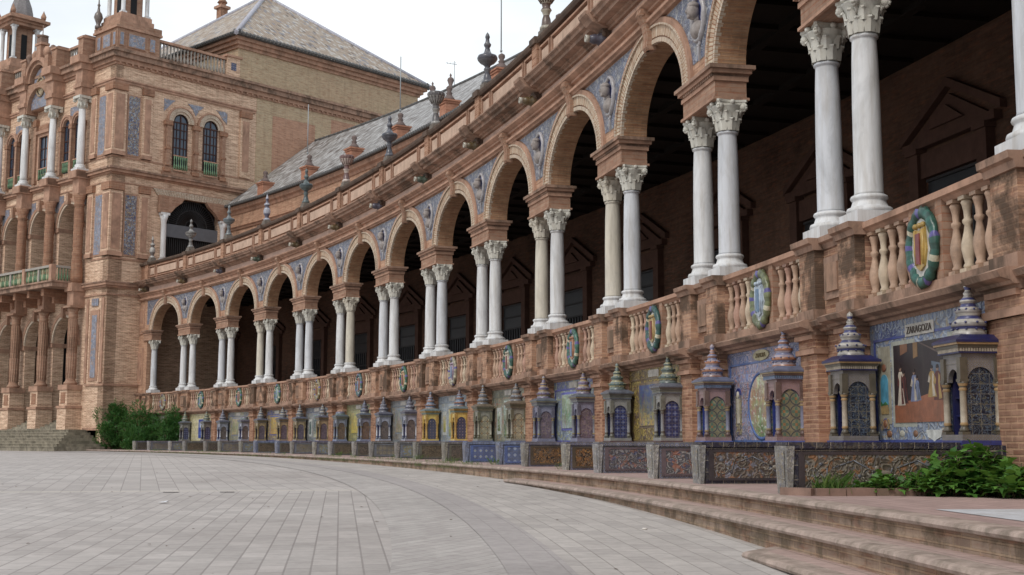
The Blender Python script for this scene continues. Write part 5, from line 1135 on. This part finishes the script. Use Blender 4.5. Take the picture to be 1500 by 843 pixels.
# front: columns, pedestals
for j, u in enumerate(UC):
    g = M(); fbox(g, u - .52, u + .52, -.05, 1.0, .6, 1.9, 0); fbox(g, u - .58, u + .58, -.05, 1.06, 1.9, 2.05, 1); fbox(g, u - .45, u + .45, -.05, .92, 2.05, 3.0, 0); fbox(g, u - .55, u + .55, -.05, 1.0, 3.0, 3.3, 1); fbox(g, u - .25, u + .25, .92, .95, 2.2, 2.85, 2); fbox(g, u - .56, u + .56, -.05, 1.05, -.6, .6, 1)
    T(g, 'column_pedestal', [B_TOWER, CORN2, TERR2])
    g = M(); g.lathe(-.5, u, [(.38, 3.3), (.40, 3.42), (.32, 3.5), (.28, 3.6), (.285, 5.2), (.25, 7.3), (.28, 7.36), (.28, 7.45), (.26, 7.5), (.28, 7.7), (.40, 7.95)], 20)
    for k in range(14): t = 2 * PI * k / 14; g.tube([(-.5 + .285 * math.cos(t), u + .285 * math.sin(t), 3.7), (-.5 + .288 * math.cos(t), u + .288 * math.sin(t), 5.2), (-.5 + .255 * math.cos(t), u + .255 * math.sin(t), 7.25)], .022, 5)
    fbox(g, u - .45, u + .45, .05, .95, 7.9, 8.02, 0); T(g, 'brick_column', [B_TERR])
    g = M(); g.lathe(-.42, u, [(.36, 9.36), (.37, 9.9), (.31, 10.9), (.29, 11.05), (.33, 11.2), (.28, 11.35)] + [(.28 + .02 * (q % 2), 11.5 + q * .2) for q in range(13)] + [(.27, 14.1), (.34, 14.2), (.29, 14.3), (.31, 14.5), (.42, 14.85)], 18)
    T(g, 'carved_column', [TERR2])
    # white marble columns of the upper storey
    g = M(); g.lathe(-.5, u, [(.24, 16.66), (.225, 16.9), (.23, 18.2), (.195, 20.15)], 18); col = T(g, 'marble_column', [MARB])
    g = M(); fbox(g, u - .38, u + .38, .12, .88, 16.24, 16.42, 0); g.lathe(-.5, u, [(.37, 16.42), (.38, 16.48), (.3, 16.56), (.32, 16.62), (.27, 16.68)], 16); T(g, 'base', [MARB], col)
    g = M(); g.lathe(-.5, u, [(.20, 20.15), (.23, 20.4), (.32, 20.72), (.34, 20.76)], 16); fbox(g, u - .42, u + .42, .08, .92, 20.78, 20.94, 0)
    for q in (-1, 1):
        for q2 in (-1, 1): g.lathe(-.5 + q * .33, 20.68, [(.1, u + q2 * .33 - .07), (.1, u + q2 * .33 + .07)], 10, 0, axis='y')
    for k in range(8): t = 2 * PI * k / 8; g.ball((-.5 + .27 * math.cos(t), u + .27 * math.sin(t), 20.4), .07, .07, .16, 6)
    T(g, 'capital', [CAPM], col)
    g = M(); fbox(g, u - .45, u + .45, 0, 1.0, 15.8, 16.238, 0); T(g, 'column_corbel', [CORN2])
# archivolts, imposts
for um in UM:
    for (zs, r0, rz0) in ((6.0, 1.42, 1.5), (13.2, 1.30, 1.35)):
        g = M(); g.ring(um, zs, r0 + .003, rz0 + .003, .16, -.02, .08, 0, 18, yz=FY); g.ring(um, zs, r0 + .163, rz0 + .163, .2, -.02, .12, 1, 18, yz=FY)
        for q in (-1, 1):
            a, b = um + q * (r0 - .02), um + q * 1.8; fbox(g, min(a, b), max(a, b), -.9, .10, zs - .28, zs - .02, 1)
        fbox(g, um - .12, um + .12, 0, .3, zs + rz0 - .05, zs + rz0 + .65, 2)
        T(g, 'front_archivolt', [B_CREAM, CORN2, B_TERR])
for um in UM:
    for q in (-1, 1): g = M(); fbox(g, min(um + q * .9, um + q * 1.75), max(um + q * .9, um + q * 1.75), .0, .03, 14.2, 15.2, 0); T(g, 'spandrel_tile_panel', [T_TOW2])
# upper front windows
def front_window(u, hw, zb, zs, arched, nm='window'):
    g = M(); fbox(g, u - hw, u + hw, .0, .004, zb, zs, 0); w = T(g, nm, [VOID])
    g = M(); fbox(g, u - hw, u + hw, .005, .03, zb, zs, 0)
    if arched: g.ring(u, zs, .01, .01, hw - .01, .0, .03, 0, 12, yz=FY)
    T(g, 'pane', [GLASS], w)
    g = M()
    for a, b, z0, z1 in ((u - hw, u - hw + .06, zb, zs), (u + hw - .06, u + hw, zb, zs), (u - .03, u + .03, zb, zs), (u - hw, u + hw, zs - .04, zs + .03), (u - hw, u + hw, zb + 1.3, zb + 1.35), (u - hw, u + hw, zb + 2, zb + 2.05)): fbox(g, a, b, .03, .07, z0, z1, 0)
    T(g, 'frame', [WFR], w)
    g = M()
    if arched: g.ring(u, zs, hw, hw, .13, 0, .2, 0, 14, yz=FY); g.ring(u, zs, hw + .13, hw + .13, .14, 0, .26, 1, 14, yz=FY)
    else: fbox(g, u - hw - .2, u - hw, 0, .18, zb, zs + .2, 0); fbox(g, u + hw, u + hw + .2, 0, .18, zb, zs + .2, 0); fbox(g, u - hw, u + hw, 0, .18, zs, zs + .2, 0); fbox(g, u - hw - .3, u + hw + .3, 0, .3, zs + .2, zs + .4, 1); fbox(g, u - hw - .1, u + hw + .1, 0, .2, zs + .4, zs + .75, 2)
    T(g, 'window_surround', [CORN2, CORN2, TERR2], w)
    g = M(); fbox(g, u - hw, u + hw, .12, .2, zb + .65, zb + .72, 0)
    for k in range(5): x = u - hw + .1 + k * (2 * hw - .2) / 4; g.lathe(-.15, x, [(.03, zb), (.055, zb + .2), (.025, zb + .4), (.05, zb + .65)], 6, 1)
    T(g, 'window_railing', [CORN2, GREENR], w)
for um in (UM[0], UM[2]):
    for q in (-1, 1): front_window(um + q * .68, .42, 16.6, 19.6, True)
front_window(UM[1], .55, 16.6, 19.4, False, 'balcony_door')
g = M()
for um in (UM[0], UM[2]):
    for x in (um - 1.32, um, um + 1.32): fbox(g, x - .12, x + .12, 0, .26, 16.5, 19.3, 0); fbox(g, x - .2, x + .2, 0, .3, 19.3, 19.6, 1)
for x in (UM[1] - 1.15, UM[1] + 1.15): fbox(g, x - .16, x + .16, 0, .2, 16.4, 20.7, 0); fbox(g, x - .22, x + .22, 0, .26, 20.2, 20.6, 1)
T(g, 'window_pier', [B_TERR, TERR2])
for um in (UM[0], UM[2]): g = M(); fbox(g, um - .55, um + .55, 0, .03, 20.15, 20.75, 0); T(g, 'spandrel_tile_panel', [T_TOW2])
# attic: arched gable with coat of arms
g = M(); um = UM[1]
fbox(g, um - 1.4, um + 1.4, .0, .45, 21.2, 22.9, 0)
g.archwall(um - 1.95, um + 1.95, 22.85, -.2, .75, um, 21.3, 1.25, 1.2, 0, 0, 14, zb=20.98, yz=FY)
g.ring(um, 22.95, 1.25, 1.3, .25, -.2, .95, 1, 20, yz=FY); g.ring(um, 22.95, 1.0, 1.05, .25, -.2, .8, 0, 20, yz=FY)
g.ring(um, 22.95, .02, .02, .98, -.2, .48, 2, 16, yz=FY)
fbox(g, um - 1.7, um - 1.25, -.2, 1.0, 23.42, 24.3, 0); fbox(g, um + 1.25, um + 1.7, -.2, 1.0, 23.42, 24.3, 0)
fbox(g, um - .28, um + .28, .3, .8, 24.5, 25.3, 1); fbox(g, um - .42, um + .42, .25, .85, 25.3, 25.45, 1); fbox(g, um - .3, um + .3, .3, .8, 25.45, 25.8, 2); g.lathe(-.55, um, [(.3, 25.8), (.4, 25.95), (.1, 26.0), (.03, 26.1), (.03, 26.7)], 10, 2)
for q in (-1, 1): g.lathe(-.6, um + q * 1.55, [(.18, 24.3), (.1, 24.5), (.2, 24.7), (.22, 24.85), (.12, 25.0), (0, 25.05)], 10, 2); g.ball((-.55, um + q * .75, 24.75), .3, .3, .4, 8, 1)
T(g, 'arched_gable', [B_TERR, CORN2, plain('gable_stone', (140, 110, 94), .3, .8)])
g = M(); fbox(g, um - 1.2, um + 1.2, .45, .5, 21.25, 22.9, 0); g.ring(um, 22.95, .02, .02, .9, .4, .51, 0, 16, yz=FY); T(g, 'coat_of_arms_panel', [T_TOW2])
g = M(); oval_ringf = [(um + .5 * math.cos(2 * PI * k / 20), 22.6 + .62 * math.sin(2 * PI * k / 20)) for k in range(21)]
g.tube([(-.55, a, b) for a, b in oval_ringf], .07, 6, 0); g.ball((-.52, um, 22.6), .06, .4, .5, 12, 1); g.ball((-.56, um, 22.75), .05, .18, .2, 8, 2); g.ball((-.56, um, 23.35), .06, .26, .2, 8, 2); T(g, 'coat_of_arms', [G((180, 150, 110)), G((196, 170, 120)), G((150, 110, 84))])
# attic balustrades, corner blocks
def attic_block(v0, v1, u0, u1, z0=23.42, z1=24.85):
    g = M(); g.box(v0, v1, u0, u1, z0, z1, 0, step=99); g.box(v0 - .12, v1 + .12, u0 - .12, u1 + .12, z1, z1 + .14, 1, step=99); g.box(v0 - .06, v1 + .06, u0 - .06, u1 + .06, z0, z0 + .16, 1, step=99)
    return g
g = attic_block(.0, 2.9, .0, 2.6)
for (a, b) in ((.1, .45), (.7, 1.9), (2.15, 2.6)): sbox(g, a, b, .0, .05, 23.75, 24.65, 0); sbox(g, a + .06, b - .06, .05, .06, 23.82, 24.58, 2)
for (a, b) in ((.1, .45), (.7, 1.6), (1.85, 2.3)): fbox(g, a, b, .0, .05, 23.75, 24.65, 0); fbox(g, a + .06, b - .06, .05, .06, 23.82, 24.58, 2)
g.box(2.5, 3.0, -.05, .45, 24.99, 25.35, 0); g.box(-.05, .5, 2.1, 2.7, 24.99, 25.25, 0)
T(g, 'attic_block', [B_TERR, CORN2, T_TOW2])
g = attic_block(0, 2.6, 14.0, TWW); T(g, 'attic_block', [B_TERR, CORN2])
g = attic_block(7.9, 8.9, 0, 1.0)
sbox(g, 8.2, 8.6, 0, .02, 24.0, 24.5, 2); T(g, 'attic_block', [B_TOWER, CORN2, T_GEOB])
BALW = plain('pale_attic_baluster', (158, 152, 144), .2, .6)
def attic_rail(kind, a, b):
    g = M(); f = sbox if kind == 's' else fbox
    f(g, a, b, -.35, -.05, 23.42, 23.62, 1); f(g, a, b, -.35, -.05, 24.62, 24.78, 1)
    n = int((b - a) / .24)
    for k in range(n):
        x = a + (k + .5) * (b - a) / n; P = [(.05, 23.62), (.085, 23.8), (.08, 23.95), (.04, 24.15), (.05, 24.4), (.08, 24.62)]
        g.lathe(x if kind == 's' else .2, .2 if kind == 's' else x, P, 8, 0)
    T(g, 'roof_balustrade', [BALW, CORN2])
attic_rail('s', 2.95, 7.9); attic_rail('f', 3.3, 6.0); attic_rail('f', 10.6, 13.4)
for u in (3.0, 6.3, 10.3, 13.7):
    g = M(); fbox(g, u - .3, u + .3, -.35, .75, 23.42, 24.6, 0); fbox(g, u - .36, u + .36, -.4, .82, 24.6, 24.72, 1); fbox(g, u - .24, u + .24, -.2, .6, 24.72, 24.84, 2); T(g, 'attic_pier', [B_TERR, CORN2, CORN])
# turrets
def turret(uc, vc, full):
    z = 24.99; g = M(); s = 1.05
    g.box(vc - s - .25, vc + s + .25, uc - s - .25, uc + s + .25, z, z + .35, 0, step=99); g.box(vc - s - .1, vc + s + .1, uc - s - .1, uc + s + .1, z + .35, z + .7, 1, step=99); g.box(vc - s, vc + s, uc - s, uc + s, z + .7, z + 1.0, 1, step=99)
    g.box(vc - .62, vc + .62, uc - .62, uc + .62, z + 1.0, z + 3.4, 0, step=99)
    for q in (0, 1):
        (sbox if q == 0 else fbox)
    g.box(vc - .2, vc + .2, uc - .66, uc - .58, z + 1.1, z + 2.9, 2, step=99); g.box(vc - .66, vc - .58, uc - .2, uc + .2, z + 1.1, z + 2.9, 2, step=99)
    t = T(g, 'turret', [B_TERR, CORN2, VOID])
    for a in (-1, 0, 1):
        for b in (-1, 0, 1):
            if a == 0 and b == 0: continue
            if a * b == 0 and full: continue
            g = M(); x, y_ = vc + a * .82, uc + b * .82; g.box(x - .17, x + .17, y_ - .17, y_ + .17, z + 1.0, z + 1.12, 0); g.lathe(x, y_, [(.16, z + 1.12), (.13, z + 1.2), (.125, z + 3.0), (.15, z + 3.05), (.2, z + 3.3)], 12); g.box(x - .2, x + .2, y_ - .2, y_ + .2, z + 3.3, z + 3.4, 0)
            T(g, 'turret_column', [MARB], t)
    g = M()
    for k, (e, z0, z1) in enumerate(((1.1, 3.4, 3.62), (1.25, 3.62, 3.78), (1.45, 3.78, 3.98), (1.2, 3.98, 4.15))): g.box(vc - e, vc + e, uc - e, uc + e, z + z0, z + z1, 0, step=99)
    for q in (-1, 1):
        for p in (-1, 1): g.lathe(vc + q * 1.1, uc + p * 1.1, [(.16, z + 4.15), (.2, z + 4.35), (.08, z + 4.6), (0, z + 4.8)], 8, 0)
    T(g, 'turret_cornice', [CORN2], t)
    g = M(); g.lathe(vc, uc, [(.85, z + 4.15), (.83, z + 4.5), (.72, z + 5.0), (.5, z + 5.6), (.34, z + 6.0), (.2, z + 6.1), (.26, z + 6.25), (.1, z + 6.5), (.0, z + 7.1)], 8, 0, smooth=False); T(g, 'turret_roof', [plain('grey_scaled_roof', (128, 124, 124), .3, .6, 9.)], t)
turret(1.3, 1.4, True); turret(15.3, 1.3, True)
g = M(); P = [(.2, 0), (.2, .15), (.12, .25), (.16, .4), (.28, .7), (.22, .95), (.1, 1.1), (.06, 1.4), (.1, 1.5), (.05, 1.6), (.03, 1.9), (0, 2.2)]
g.lathe(0, 0, P, 12); w = tow_w([[-.0, 2.35, 25.25]])[0]
tag(g.build('tower_finial', [G((120, 110, 104))], None, None, tuple(w)), 'slender grey vase finial on the tower attic left of the corner turret', 'finial')
# rear block and hip roof
g = M(); V0, V1 = 8.74, 24.9
for (a, b, c, d) in ((V0, V1, .02, .4), (V0, V0 + .4, .4, TWW - .4), (V1 - .4, V1, .4, TWW - .4), (V0, V1, TWW - .4, TWW)): g.box(a, b, c, d, 23.42, 25.9, 0, step=99)
T(g, 'penthouse_wall', [B_BUFF])
g = M()
for e, z0, z1 in ((.12, 25.6, 25.8), (.3, 25.8, 26.05), (.5, 26.05, 26.3)):
    g.box(V0 - e, V1 + e, -e + .02, TWW + e, z0, z1, 0, step=99)
T(g, 'eave_cornice', [CORN2])
g = M(); e = .75; ze = 26.32; AP = (16.8, 8.3, 33.3)
Q = [(V0 - e, -e), (V1 + e, -e), (V1 + e, TWW + e), (V0 - e, TWW + e)]
for k in range(4):
    a, b = Q[k], Q[(k + 1) % 4]; L = math.dist(a, b); hgt = math.hypot(8.9, 7)
    g.face([(a[0], a[1], ze), (b[0], b[1], ze), AP], 0, uv=[(0, 0), (L, 0), (L / 2, hgt)])
    g.tube([(a[0], a[1], ze), AP], .16, 6, 2)
    n = int(L / .3)
    for j in range(n):
        t = (j + .5) / n; p = (a[0] + (b[0] - a[0]) * t, a[1] + (b[1] - a[1]) * t)
        nx, ny = ((0, -1), (1, 0), (0, 1), (-1, 0))[k]
        g.tube([(p[0] + nx * .08, p[1] + ny * .08, ze + .0), (p[0] - nx * .4, p[1] - ny * .4, ze + .3)], .09, 6, 1)
g.box(V0 - e, V1 + e, -e, TWW + e, ze - .05, ze - .004, 1, step=99)
tr = T(g, 'hip_roof', [ROOF, ROOFE, plain('hip_tile', (176, 176, 186), .3, .5, 8.)])
def tchim(v, u, z, s, h):
    g = M(); g.box(v - s, v + s, u - s, u + s, z - 2.5, z + h, 0, step=99); g.box(v - s - .15, v + s + .15, u - s - .15, u + s + .15, z + h, z + h + .2, 1, step=99); g.box(v - s + .1, v + s - .1, u - s + .1, u + s - .1, z + h + .2, z + h + .5, 0, step=99); g.lathe(v, u, [(s + .1, z + h + .5), (.2, z + h + .8), (.15, z + h + 1.), (0, z + h + 1.1)], 8, 1); T(g, 'chimney', [B_PIL, CORN2], tr)
tchim(15.0, 11.2, 31.6, .3, .9); tchim(17.0, 8.1, 33.2, .3, .6)
# balcony on the middle storey
g = M(); B0, B1 = 3.0, 13.6
fbox(g, B0, B1, .34, 1.9, 9.14, 9.4, 0); fbox(g, B0 - .08, B1 + .08, .34, 2.0, 9.4, 9.5, 0); fbox(g, B0, B1, 1.72, 1.95, 10.28, 10.42, 1); g.box(-1.95, -.34, B0, B0 + .2, 10.28, 10.42, 1, step=99)
for u in (B0 + .15, 6.5, 10.1, B1 - .15): fbox(g, u - .16, u + .16, 1.68, 1.98, 9.5, 10.45, 2)
for u in (4.7, 8.3, 11.9): fbox(g, u - .08, u + .08, 1.75, 1.92, 9.5, 10.3, 1)
bc = T(g, 'balcony', [CORN, BALW, CORN2])
g = M(); u = B0 + .4
while u < B1 - .3: g.lathe(-1.83, u, [(.03, 9.5), (.07, 9.7), (.06, 9.85), (.025, 10.0), (.045, 10.28)], 6, 0 if int(u * 5) % 3 else 1); u += .19
d = .5
while d < 1.7: g.lathe(-d, B0 + .1, [(.03, 9.5), (.07, 9.7), (.06, 9.85), (.025, 10.0), (.045, 10.28)], 6, 0); d += .19
T(g, 'green_balusters', [GREENR, plain('cream_balusters', (186, 182, 140), .2, .5)], bc)
g = M()
for u in (4.7, 6.5, 8.3, 10.1, 11.9): fbox(g, u - .15, u + .15, 0, 1.6, 8.7, 9.13, 0); fbox(g, u - .15, u + .15, 0, .9, 8.3, 8.7, 0)
T(g, 'balcony_bracket', [TERR2], bc)
# steps at the foot of the tower front
STONE = plain('stone_steps', (150, 142, 126), .25, .9, 3., grime=.6, gcol=(88, 84, 72), glo=.45, ghi=.6)
g = M()
for k in range(7):
    d = 1.2 + (6 - k) * .32; u0 = 1.55 - (6 - k) * .34; z1 = -.5 + (k + 1) * .163; g.box(-d, -.003 if u0 > 0 else -.02, u0, TWW + 1, -.9, z1, 0, step=99)
    g.box(-d - .03, -d, u0 - .03, TWW + 1, z1 - .05, z1 - .002, 0, step=99)
for k in range(5): g.box(-1.0 + k * .3, .95, 3.45, 13.1, .6, .72 + k * .13, 0, step=99)
oo = tuple(tow_w([[-2, 6, -.6]])[0]); tag(g.build('tower_steps', [STONE], None, tow_w, oo), kind='structure')

# ================================================================= PLANTS
def leafmat(name, c, c2):
    k = NM(name); oi = k.n('ShaderNodeNewGeometry'); 
    n = k.noise(k.pos(), 5., 3); w = k.n('ShaderNodeTexWhiteNoise', noise_dimensions='1D'); k.l(oi.outputs['Random Per Island'], w.inputs['W'])
    col = k.mix(w.outputs[0], lin(c), lin(c2)); k.fin(col, .5, .35)
    tr_ = k.n('ShaderNodeBsdfTranslucent'); k.l(k.mix(.4, col, lin((150, 180, 70))), tr_.inputs[0]); ms = k.n('ShaderNodeMixShader'); ms.inputs[0].default_value = .25
    k.l(k.b.outputs[0], ms.inputs[1]); k.l(tr_.outputs[0], ms.inputs[2]); k.l(ms.outputs[0], k.o.inputs[0]); return k.m
LEAF = leafmat('bush_leaf', (40, 84, 40), (78, 124, 62)); LEAF2 = leafmat('broad_leaf', (38, 80, 34), (100, 146, 64)); GRASSM = leafmat('grass_blade', (58, 96, 40), (120, 142, 78))
STEM = plain('plant_stem', (92, 88, 56), .3)
def leaf(g, p, d, n, L, W, lobes=False):
    s = d.cross(n).normalized(); tip = p + d * L - n * L * .25; m_ = p + d * L * .5
    if not lobes:
        g.face([tuple(p), tuple(m_ + s * W / 2), tuple(tip), tuple(m_ - s * W / 2)], 0, smooth=False)
    else:
        pts = [p, p + d * L * .15 + s * W * .45, p + d * L * .35 + s * W * .25, p + d * L * .6 + s * W * .5, p + d * L * .7 + s * W * .2, tip, p + d * L * .7 - s * W * .2, p + d * L * .6 - s * W * .5, p + d * L * .35 - s * W * .25, p + d * L * .15 - s * W * .45]
        c = p + d * L * .45 + n * L * .05; B = len(g.V); g.V += [tuple(c)] + [tuple(q) for q in pts]
        for i in range(len(pts)): g.F.append((B, B + 1 + i, B + 1 + (i + 1) % len(pts))); g.U.append(None); g.I.append(0); g.S.append(True)
def bush(name, loc, rx, ry, rz, n, label, L=.16, seed=1):
    rd = random.Random(seed); root = thing(name, loc, 0, label, 'bush', 'bushes at the foot of the tower')
    g = M(); clumps = []
    for k in range(40):
        t = rd.uniform(0, 2 * PI); q = rd.random() ** .6; h = rd.uniform(.08, 1) ; w = (1 - (max(0, h - .35) / .7) ** 2) ** .5 if h < 1.04 else .2
        clumps.append((Vector((rx * q * w * math.cos(t), ry * q * w * math.sin(t), rz * h * (.85 + .3 * rd.random()) - .1)), rd.uniform(.22, .46)))
    for k in range(n):
        c, r = rd.choice(clumps); v_ = Vector((rd.gauss(0, 1), rd.gauss(0, 1), rd.gauss(0, 1))).normalized()
        p = c + v_ * r * rd.uniform(.5, 1.05); 
        if p.z < .02: p.z = rd.uniform(.02, .3)
        d = (v_ + Vector((rd.gauss(0, .5), rd.gauss(0, .5), rd.gauss(.3, .5)))).normalized(); nn = d.orthogonal().normalized()
        leaf(g, p, d, nn, L * rd.uniform(.6, 1.3), L * .45)
    for k in range(50):      # wispy shoots
        t = rd.uniform(0, 2 * PI); c, r = rd.choice(clumps); p = c + Vector((0, 0, r)); dd = Vector((rd.gauss(0, .35), rd.gauss(0, .35), 1)).normalized()
        for q in range(8): pp = p + dd * q * .05; leaf(g, pp, (dd + Vector((rd.gauss(0, .8), rd.gauss(0, .8), 0))).normalized(), dd, L * .8, L * .3)
    g.build('foliage', [LEAF], root)
    g = M()
    for k in range(14):
        c, r = clumps[k]; g.tube([(c.x * .15, c.y * .15, 0), (c.x * .5, c.y * .5, c.z * .5), tuple(c)], .022, 5)
    g.build('stem', [STEM], root)
bush('leafy_bush', tuple(arc_pt(12.13 * SP, 1.75, ZP)), 1.2, 1.0, 2.35, 7500, 'tall dark green bush against the tower corner, largest of three', seed=1)
bush('leafy_bush', tuple(arc_pt(11.6 * SP, 1.25, ZP)), 1.15, 1.0, 2.2, 6500, 'dark green bush in the middle between two others at the tower foot', seed=2)
bush('leafy_bush', tuple(arc_pt(10.98 * SP, .95, ZP)), .66, .55, 1.95, 3500, 'narrow green bush beside the leftmost tiled kiosk', seed=3)
# planter kerb and weeds near the camera
sW = -SP + 1.09
g = M(); kp = [(sW - .12, 2.56), (sW - .42, 2.35), (sW - .42, .62)]
KM = plain('kerb_brick', (150, 116, 100), .3, .9, 4., grime=.55, gcol=(90, 84, 66))
for (a, b) in zip(kp[:-1], kp[1:]):
    d = Vector((b[0] - a[0], b[1] - a[1], 0)); L = d.length; d.normalize(); n_ = Vector((-d.y, d.x, 0)) * .055; k = max(1, int(L / .25))
    for j in range(k):
        p = Vector((a[0], a[1], 0)) + d * (L * j / k); q = Vector((a[0], a[1], 0)) + d * (L * (j + 1) / k - .008); z0, z1 = ZP, ZP + .07 + .004 * (j % 2)
        C4 = [p - n_, q - n_, q + n_, p + n_]
        g.face([(c.x, c.y, z1) for c in C4]); 
        for m_ in range(4): c, e = C4[m_], C4[(m_ + 1) % 4]; g.face([(c.x, c.y, z0), (e.x, e.y, z0), (e.x, e.y, z1), (c.x, c.y, z1)])
oo = tuple(arc_pt(sW - .4, 1.6, ZP)); tag(g.build('planter_kerb', [KM], None, arc_w, oo), 'low red brick planter kerb in front of the nearest tiled bench wall', 'kerb')
g = M(); n = 8
g.face([(sW - .15, .5, ZP + .02), (sW - .15, 2.5, ZP + .02), (sW - .40, 2.3, ZP + .02), (sW - .40, .5, ZP + .02)]); 
tag(g.build('planter_soil', [plain('soil', (84, 76, 56), .35)], None, arc_w, oo), kind='structure')
def weeds(name, ctr_s, ctr_r, es, er, h, n, label, seed, L=.11):
    rd = random.Random(seed); w = arc_pt(ctr_s, ctr_r, ZP); root = thing(name, tuple(w), arc_h(ctr_s), label, 'plant', 'leafy weeds by the nearest bench wall'); L *= 1.15
    g = M(); st = M()
    for k in range(n):
        a = rd.uniform(0, 2 * PI); q = math.sqrt(rd.random()); b = Vector((es * q * math.cos(a), er * q * math.sin(a), 0)); hh = h * (1 - .6 * q) * rd.uniform(.6, 1.1)
        dr = Vector((rd.gauss(0, .3) + b.x * .8, rd.gauss(0, .3) + b.y * .4, 1.)).normalized(); tip = b + dr * hh
        st.tube([tuple(b), tuple(b + (tip - b) * .6 + Vector((0, 0, .02))), tuple(tip)], .004, 4)
        for j in range(rd.randint(5, 9)):
            t = rd.uniform(.3, 1); p = b + (tip - b) * t; d = Vector((rd.gauss(0, 1), rd.gauss(0, 1), rd.gauss(.25, .35))).normalized(); nn = (Vector((0, 0, 1)) - d * d.z).normalized()
            p2 = p + d * L * .5; st.tube([tuple(p), tuple(p2)], .002, 3)
            leaf(g, p2, d, nn, L * rd.uniform(.7, 1.35), L * rd.uniform(.8, 1.1), True)
    g.build('foliage', [LEAF2], root); st.build('stem', [STEM], root)
weeds('leafy_weed', sW - .48, 1.05, .22, .36, .28, 70, 'broad leaved green weed spilling over the brick kerb', 11)
weeds('leafy_weed', sW - .38, .80, .24, .36, .56, 100, 'tall leafy weed climbing in front of the ZARAGOZA mural', 12)
weeds('leafy_weed', sW - .75, .50, .42, .45, .34, 130, 'low leafy weed clump at the right edge beside the brick pilaster', 13)
weeds('leafy_weed', sW - .30, 1.55, .12, .35, .22, 50, 'small leafy weed against the relief panel of the nearest wall', 14, .07)
# grass tufts and moss: nobody could count the blades
g = M(); rd = random.Random(4)
def tuft(s, r, z, h, n, sp):
    for k in range(n):
        a = rd.uniform(0, 2 * PI); b = (s + rd.gauss(0, sp), r + rd.gauss(0, sp), z); hh = h * rd.uniform(.4, 1.2); ln = rd.uniform(.2, .9) * hh; w = .006
        m_ = (b[0] + ln * .4 * math.cos(a), b[1] + ln * .4 * math.sin(a), z + hh * .6); t = (b[0] + ln * math.cos(a), b[1] + ln * math.sin(a), z + hh)
        g.face([(b[0] - w, b[1], b[2]), (b[0] + w, b[1], b[2]), (m_[0] + w * .8, m_[1], m_[2]), t, (m_[0] - w * .8, m_[1], m_[2])])
for k in range(26): tuft(sW - .28, 2.25 - k * .045, ZP + .02, .10, 16, .04)
tuft(sW - .3, 2.15, ZP + .02, .2, 120, .07)
for (a, r) in ((1.35, 2.35), (2.8, 2.9), (2.25, 2.6), (3.8, 2.5), (5.3, 2.4), (5.75, 2.3), (4.3, 2.4), (0.27, 2.3)): tuft(a * SP - .3, r, ZP, .16, 50, .09)
for k in range(120):
    a = rd.uniform(2.2, 11.); s = a * SP; r = edge(s) + (.0 if rd.random() < .5 else -.15); tuft(s, r + .06, ZP - (.1 if r > edge(s) - .01 else 0), .09, 14, .10)
for k in range(30): s = rd.uniform(1.7, 4.5) * SP; tuft(s, edge(s) - rd.uniform(.02, .2), ZP, .07, 10, .08)
oo = tuple(arc_pt(3 * SP, 2.5, ZP)); tag(g.build('grass_tufts', [GRASSM], None, arc_w, oo), kind='stuff')
# drain slots and litter on the plaza
def plaza_pt(x, y): return (x, y, gz(y) + .006)
IRONM = IRON
for n_, (x, y, w, lab) in enumerate(((-5.3, 19.9, .24, 'dark drain slot in the pale paving line, left one'), (-4.45, 20.0, .22, 'dark drain slot in the pale paving line, right one'))):
    g = M(); g.box(-w / 2, w / 2, -.035, .035, 0, .004, 1)
    for k in range(8): g.box(-w / 2 + (k + .25) * w / 8, -w / 2 + (k + .6) * w / 8, -.03, .03, .004, .006, 0)
    tag(g.build('drain_grate', [VOID, IRON], None, None, plaza_pt(x, y)), lab, 'drain', 'drain slots in the plaza')
g = M(); g.face([(-.05, -.04, .01), (.06, -.03, .012), (.07, .05, .03), (-.03, .06, .012)]); g.face([(-.03, .06, .012), (.07, .05, .03), (.05, .1, .01)])
tag(g.build('paper_scrap', [G((226, 228, 232))], None, None, plaza_pt(-4.7, 17.2)), 'small white scrap of paper lying on the plaza', 'litter')
g = M(); g.ball((0, 0, .012), .03, .02, .012, 8); tag(g.build('pebble', [G((220, 214, 206))], None, None, plaza_pt(1.35, 13.0)), 'tiny pale pebble on the paving near the lower steps', 'litter')
g = M(); rd = random.Random(9)
for k in range(160):
    x = rd.uniform(-14, 1.5); y = rd.uniform(5, 30); s = rd.uniform(.008, .03); a = rd.uniform(0, PI); z = gz(y) + .012
    c, s_ = math.cos(a) * s, math.sin(a) * s; g.face([(x - c, y - s_, z), (x + s_ * .5, y - c * .5, z + .004), (x + c, y + s_, z), (x - s_ * .5, y + c * .5, z + .006)])
tag(g.build('leaf_litter', [plain('dry_leaf', (104, 84, 60), .4)]), kind='stuff')
for o in bpy.data.objects:
    if '_o' in o: del o['_o']
